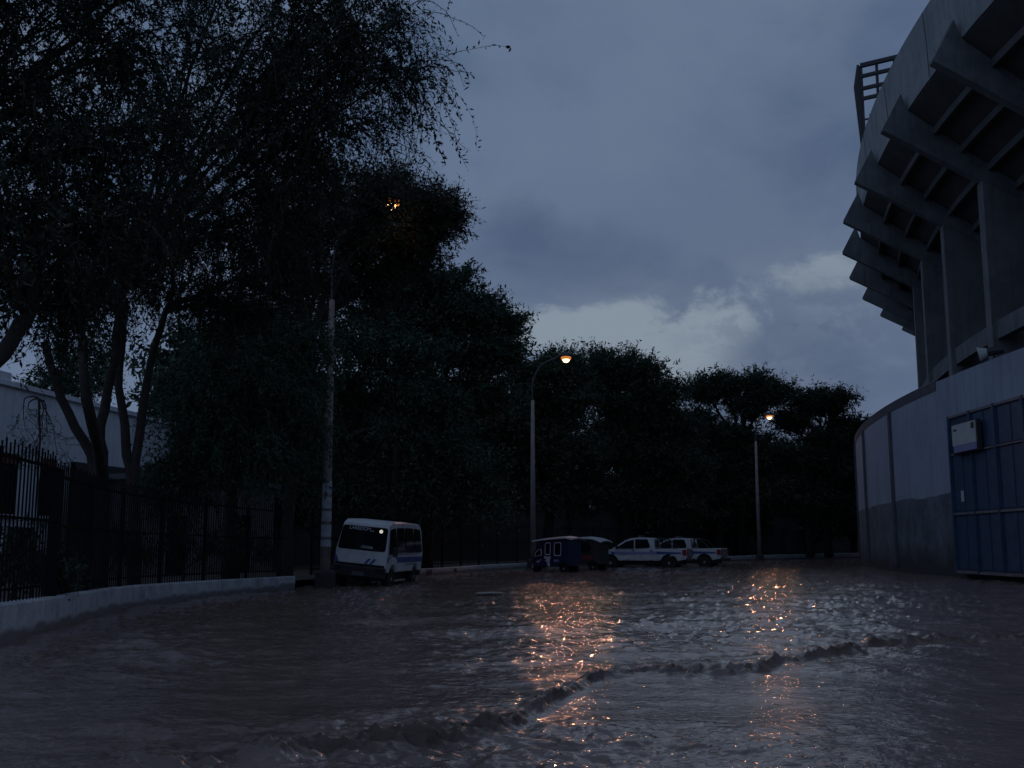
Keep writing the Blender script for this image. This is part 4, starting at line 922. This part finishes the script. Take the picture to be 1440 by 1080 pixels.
# ---- pickups
def pickup(root):
    def hw(x, z):
        w = .90 if z < 1.05 else .90 - (z - 1.05) * .26
        if x > 1.9: w -= (x - 1.9) * .16
        return w
    zb = .50
    prof = [(2.45, zb), (2.62, .62), (2.60, .88), (2.42, 1.02), (1.55, 1.13), (.82, 1.60), (.50, 1.72), (0, 1.77), (-.55, 1.75), (-.80, 1.70), (-.86, 1.14)]
    prof += [(-.88, 1.10), (-.92, 1.14), (-2.58, 1.17), (-2.62, .74), (-2.56, zb + .08)]
    prof += list(reversed(arch(-1.62, .40, .46, zb))) + list(reversed(arch(1.62, .40, .46, zb)))
    fan_body(prof, hw, 'body', 'paint_white_dull', root, .035)
    MB().box(-2.3, 2.3, -.6, .6, .3, zb + .04).build('chassis', 'car_trim', root)
    MB().box(2.45, 2.70, -.82, .82, .42, .66).build('front_bumper', 'car_trim', root, bevel=.05)
    MB().box(-2.78, -2.56, -.82, .82, .44, .62).build('rear_bumper', 'car_trim', root, bevel=.03)
    for cx in (1.62, -1.62):
        for y in (-.76, .76): wheel(cx, y, .38, .24, root)
    MB().slab([(-2.612, -.72, .70), (-2.612, .72, .70), (-2.59, .72, 1.15), (-2.59, -.72, 1.15)], (-1, 0, .05), .015).build('tailgate', 'tailgate_grey', root)
    MB().box(-2.635, -2.628, -.12, .12, .98, 1.05).build('tailgate_handle', 'car_trim', root)
    MB().box(-2.45, -1.0, -.72, .72, 1.152, 1.19).build('bed_cover', 'car_trim', root, bevel=.01)
    # rear glass
    MB().slab([(-.83, -.62, 1.24), (-.83, .62, 1.24), (-.81, .55, 1.64), (-.81, -.55, 1.64)], (-1, 0, .1), .02).build('rear_glass', 'car_glass', root)
    ws = [(1.45, -.74, 1.2), (1.45, .74, 1.2), (.88, .66, 1.57), (.88, -.66, 1.57)]
    MB().slab(ws, (.54, 0, .84), .02).build('windscreen', 'car_glass', root)
    for s in (1, -1):
        side_panel(rounded([(1.32, 1.17), (.75, 1.53), (.32, 1.65), (.30, 1.17)], .05), hw, s, 'side_window', 'car_glass', root)
        side_panel(rounded([(.22, 1.17), (.24, 1.66), (-.45, 1.66), (-.60, 1.28), (-.55, 1.20)], .05), hw, s, 'side_window', 'car_glass', root)
        side_panel([(2.3, .84), (2.3, .97), (1.35, .99), (1.35, .84)], hw, s, 'side_stripe', 'stripe_blue', root, out=.004)
        side_panel([(1.33, .86), (1.33, 1.0), (-.92, 1.0), (-.92, .86)], hw, s, 'side_stripe', 'sign_purple', root, out=.004)
        side_panel([(-.94, .86), (-.94, 1.0), (-2.3, .96), (-2.3, .88)], hw, s, 'side_stripe', 'stripe_blue', root, out=.004)
        side_panel(rounded([(-2.36, .82), (-2.36, 1.10), (-2.58, 1.10), (-2.60, .78)], .03), hw, s, 'tail_light', 'tail_red', root, out=.006, th=.02)
        MB().box(-2.64, -2.61, s * .80 - .07, s * .80 + .07, .78, 1.10).build('tail_light', 'tail_red', root)
        MB().box(2.46, 2.56, s * .70 - .14, s * .70 + .14, .82, .96).build('headlight', 'lens_clear', root, bevel=.02)
        for x in (.42, -.58): side_panel([(x, 1.03), (x, 1.07), (x - .14, 1.07), (x - .14, 1.03)], hw, s, 'door_handle', 'car_trim', root, out=.006, th=.02)
        side_panel([(.27, .56), (.285, .56), (.285, 1.15), (.27, 1.15)], hw, s, 'door_gap', 'car_trim', root, out=.001, th=.003)
        MB().box(1.16, 1.28, s * 1.0 - .1, s * 1.0 + .1, 1.14, 1.32).build('mirror', 'car_trim', root, bevel=.03)
    MB().tube([(-.95, -.68, 1.15), (-1.0, -.66, 1.72), (-1.0, .66, 1.72), (-.95, .68, 1.15)], .035, 8).tube([(-1.0, -.66, 1.72), (-1.35, -.67, 1.66), (-1.95, -.7, 1.17)], .03, 8).tube([(-1.0, .66, 1.72), (-1.35, .67, 1.66), (-1.95, .7, 1.17)], .03, 8).build('roll_bar', 'car_trim', root)
    MB().box(-.05, .15, -.5, .5, 1.79, 1.87).build('light_bar', 'pilaster', root, bevel=.02)
def place_rear(o, px, dist, yawdeg):
    """put rear left corner at pixel column px"""
    a = R(yawdeg); d = Vector((math.cos(a), math.sin(a))); lft = Vector((-d.y, d.x)); c = Vector((px_x(px, dist), dist)) + d * 2.6 - lft * .9
    o.location = (c.x, c.y, -.17); o.rotation_euler = (0, 0, a)
p1 = empty('pickup_truck', label='nearer white double-cab pickup with blue stripe, its tail light showing beside the second truck', cat='pickup', group='white pickups parked along the kerb')
pickup(p1)
p2 = copy_tree(p1); p2['label'] = 'farther white double-cab pickup partly hidden by the first, tailgate facing the farthest lamp'
place_rear(p1, 960, 58, 161); place_rear(p2, 1007, 61.5, 156)

# ---- three-wheeled taxis
def mototaxi(root, second=False):
    bodym = 'moto_green' if second else 'moto_blue'
    def hw(x, z): return (.64 if z < .9 else .64 - (z - .9) * .06) - max(0, x - .55) * .38
    prof = [(1.10, .34), (1.22, .62), (1.05, .95), (.72, 1.32), (.66, 1.56), (-1.02, 1.60), (-1.08, 1.2), (-1.12, .42)]
    prof += list(reversed(arch(-.72, .26, .33, .36))) 
    fan_body(prof, hw, 'cabin', bodym, root, .03)
    # canvas roof, slightly peaked, overhanging
    mb = MB(); sec = [(-.72, 0), (-.68, .06), (0, .11), (.68, .06), (.72, 0)]
    xs = [(1.02, 1.50), (.55, 1.56), (-.2, 1.62), (-.85, 1.66), (-1.28, 1.58)] if not second else [(.9, 1.58), (.3, 1.63), (-.4, 1.66), (-.8, 1.62), (-1.30, 1.46)]
    for x, z in xs: mb.v += [(x, y, z + h) for y, h in sec]
    for i in range(len(xs) - 1):
        for j in range(4): mb.f.append((i * 5 + j, i * 5 + j + 1, (i + 1) * 5 + j + 1, (i + 1) * 5 + j))
    o = mb.build('roof_canvas', 'canvas_white', root); s_ = o.modifiers.new('thick', 'SOLIDIFY'); s_.thickness = .05
    wins = [[(1.0, .80), (.92, 1.04), (.50, 1.20), (.46, .86)], [(.30, .88), (.30, 1.46), (-.02, 1.48), (-.02, .88)], [(-.22, .84), (-.22, 1.48), (-.62, 1.48), (-.62, .84)]]
    if second: wins = [wins[0], [(.15, .9), (.15, 1.5), (-.55, 1.5), (-.75, 1.25), (-.6, .92)]]
    for s in (1, -1):
        for w in wins:
            q = rounded(w, .09); g = side_panel(q, hw, s, 'side_window', 'car_glass', root)
            ring_frame(q, hw, s, 'window_frame', 'decal' if not second else 'moto_green', g, .045)
        if second: side_panel(rounded([(.3, .62), (.3, .84), (-.8, .84), (-.8, .62)], .05), hw, s, 'side_band', 'moto_red', root)
        else:
            side_panel([(.84, .60), (.80, .50), (.66, .55), (.44, .74), (.70, .60), (.78, .63)][::-1], hw, s, 'tick_mark', 'decal', root)
            side_panel([(.36, .84), (.34, .74), (.22, .70), (.30, .60), (.14, .56), (.20, .48), (.06, .34), (.0, .40), (.04, .56), (-.04, .84), (.16, .80)], hw, s, 'picture_decal', 'decal', root)
            side_panel([(-.20, .58), (-.20, .68), (-.48, .68), (-.48, .58)], hw, s, 'lettering_band', 'sign_purple', root)
        MB().box(-.95, -.45, s * .655 - .03, s * .655 + .03, .50, .56).build('mudguard', 'car_trim', root)
    MB().slab([(1.07, -.42, .98), (1.07, .42, .98), (.76, .46, 1.30), (.76, -.46, 1.30)], (.7, 0, .6), .02).build('windscreen', 'car_glass', root)
    for y in (-.52, .52): wheel(-.72, y, .26, .12, root)
    wheel(1.12, 0, .25, .10, root)
    MB().tube([(1.34, -.07, .26), (1.30, -.07, .48), (1.12, -.07, .57), (.95, -.07, .5)], .05, 6).tube([(1.34, .07, .26), (1.30, .07, .48), (1.12, .07, .57), (.95, .07, .5)], .05, 6).build('front_fender', 'decal', root)
    MB().lathe([(.05, 1.2), (.09, 1.24), (.09, 1.30), (.03, 1.33)], 12, (0, 0, .74), 'x').build('headlight', 'lens_clear', root)
m1 = empty('mototaxi', (px_x(781, 49.5), 49.5, -.12), R(150), label='blue three-wheeled taxi with white canvas roof and white-edged windows', cat='mototaxi', group='three-wheeled taxis by the middle lamp')
mototaxi(m1)
m2 = empty('mototaxi', (px_x(821, 53), 53, -.12), R(150), label='dull green three-wheeled taxi with a red band parked behind the blue one', cat='mototaxi', group='three-wheeled taxis by the middle lamp')
mototaxi(m2, True)
m1.scale = m2.scale = (.9, .95, .97)

# small floating scrap on the water
p = at(687, 834, 26.0)
mb = MB()
r1 = random.Random(2)
mb.lathe([(.02, -.02), (.16, .0), (.22, .03), (.15, .06), (.03, .065)], 9, (0, 0, 0))
mb.v = [(x * 1.8 + r1.uniform(-.02, .02), y * .6, z + r1.uniform(-.008, .008)) for x, y, z in mb.v]
o = mb.build('floating_debris', 'foam', label='small pale scrap floating on the flood in front of the van', cat='debris'); o.location = (p.x, 26.2, .01)
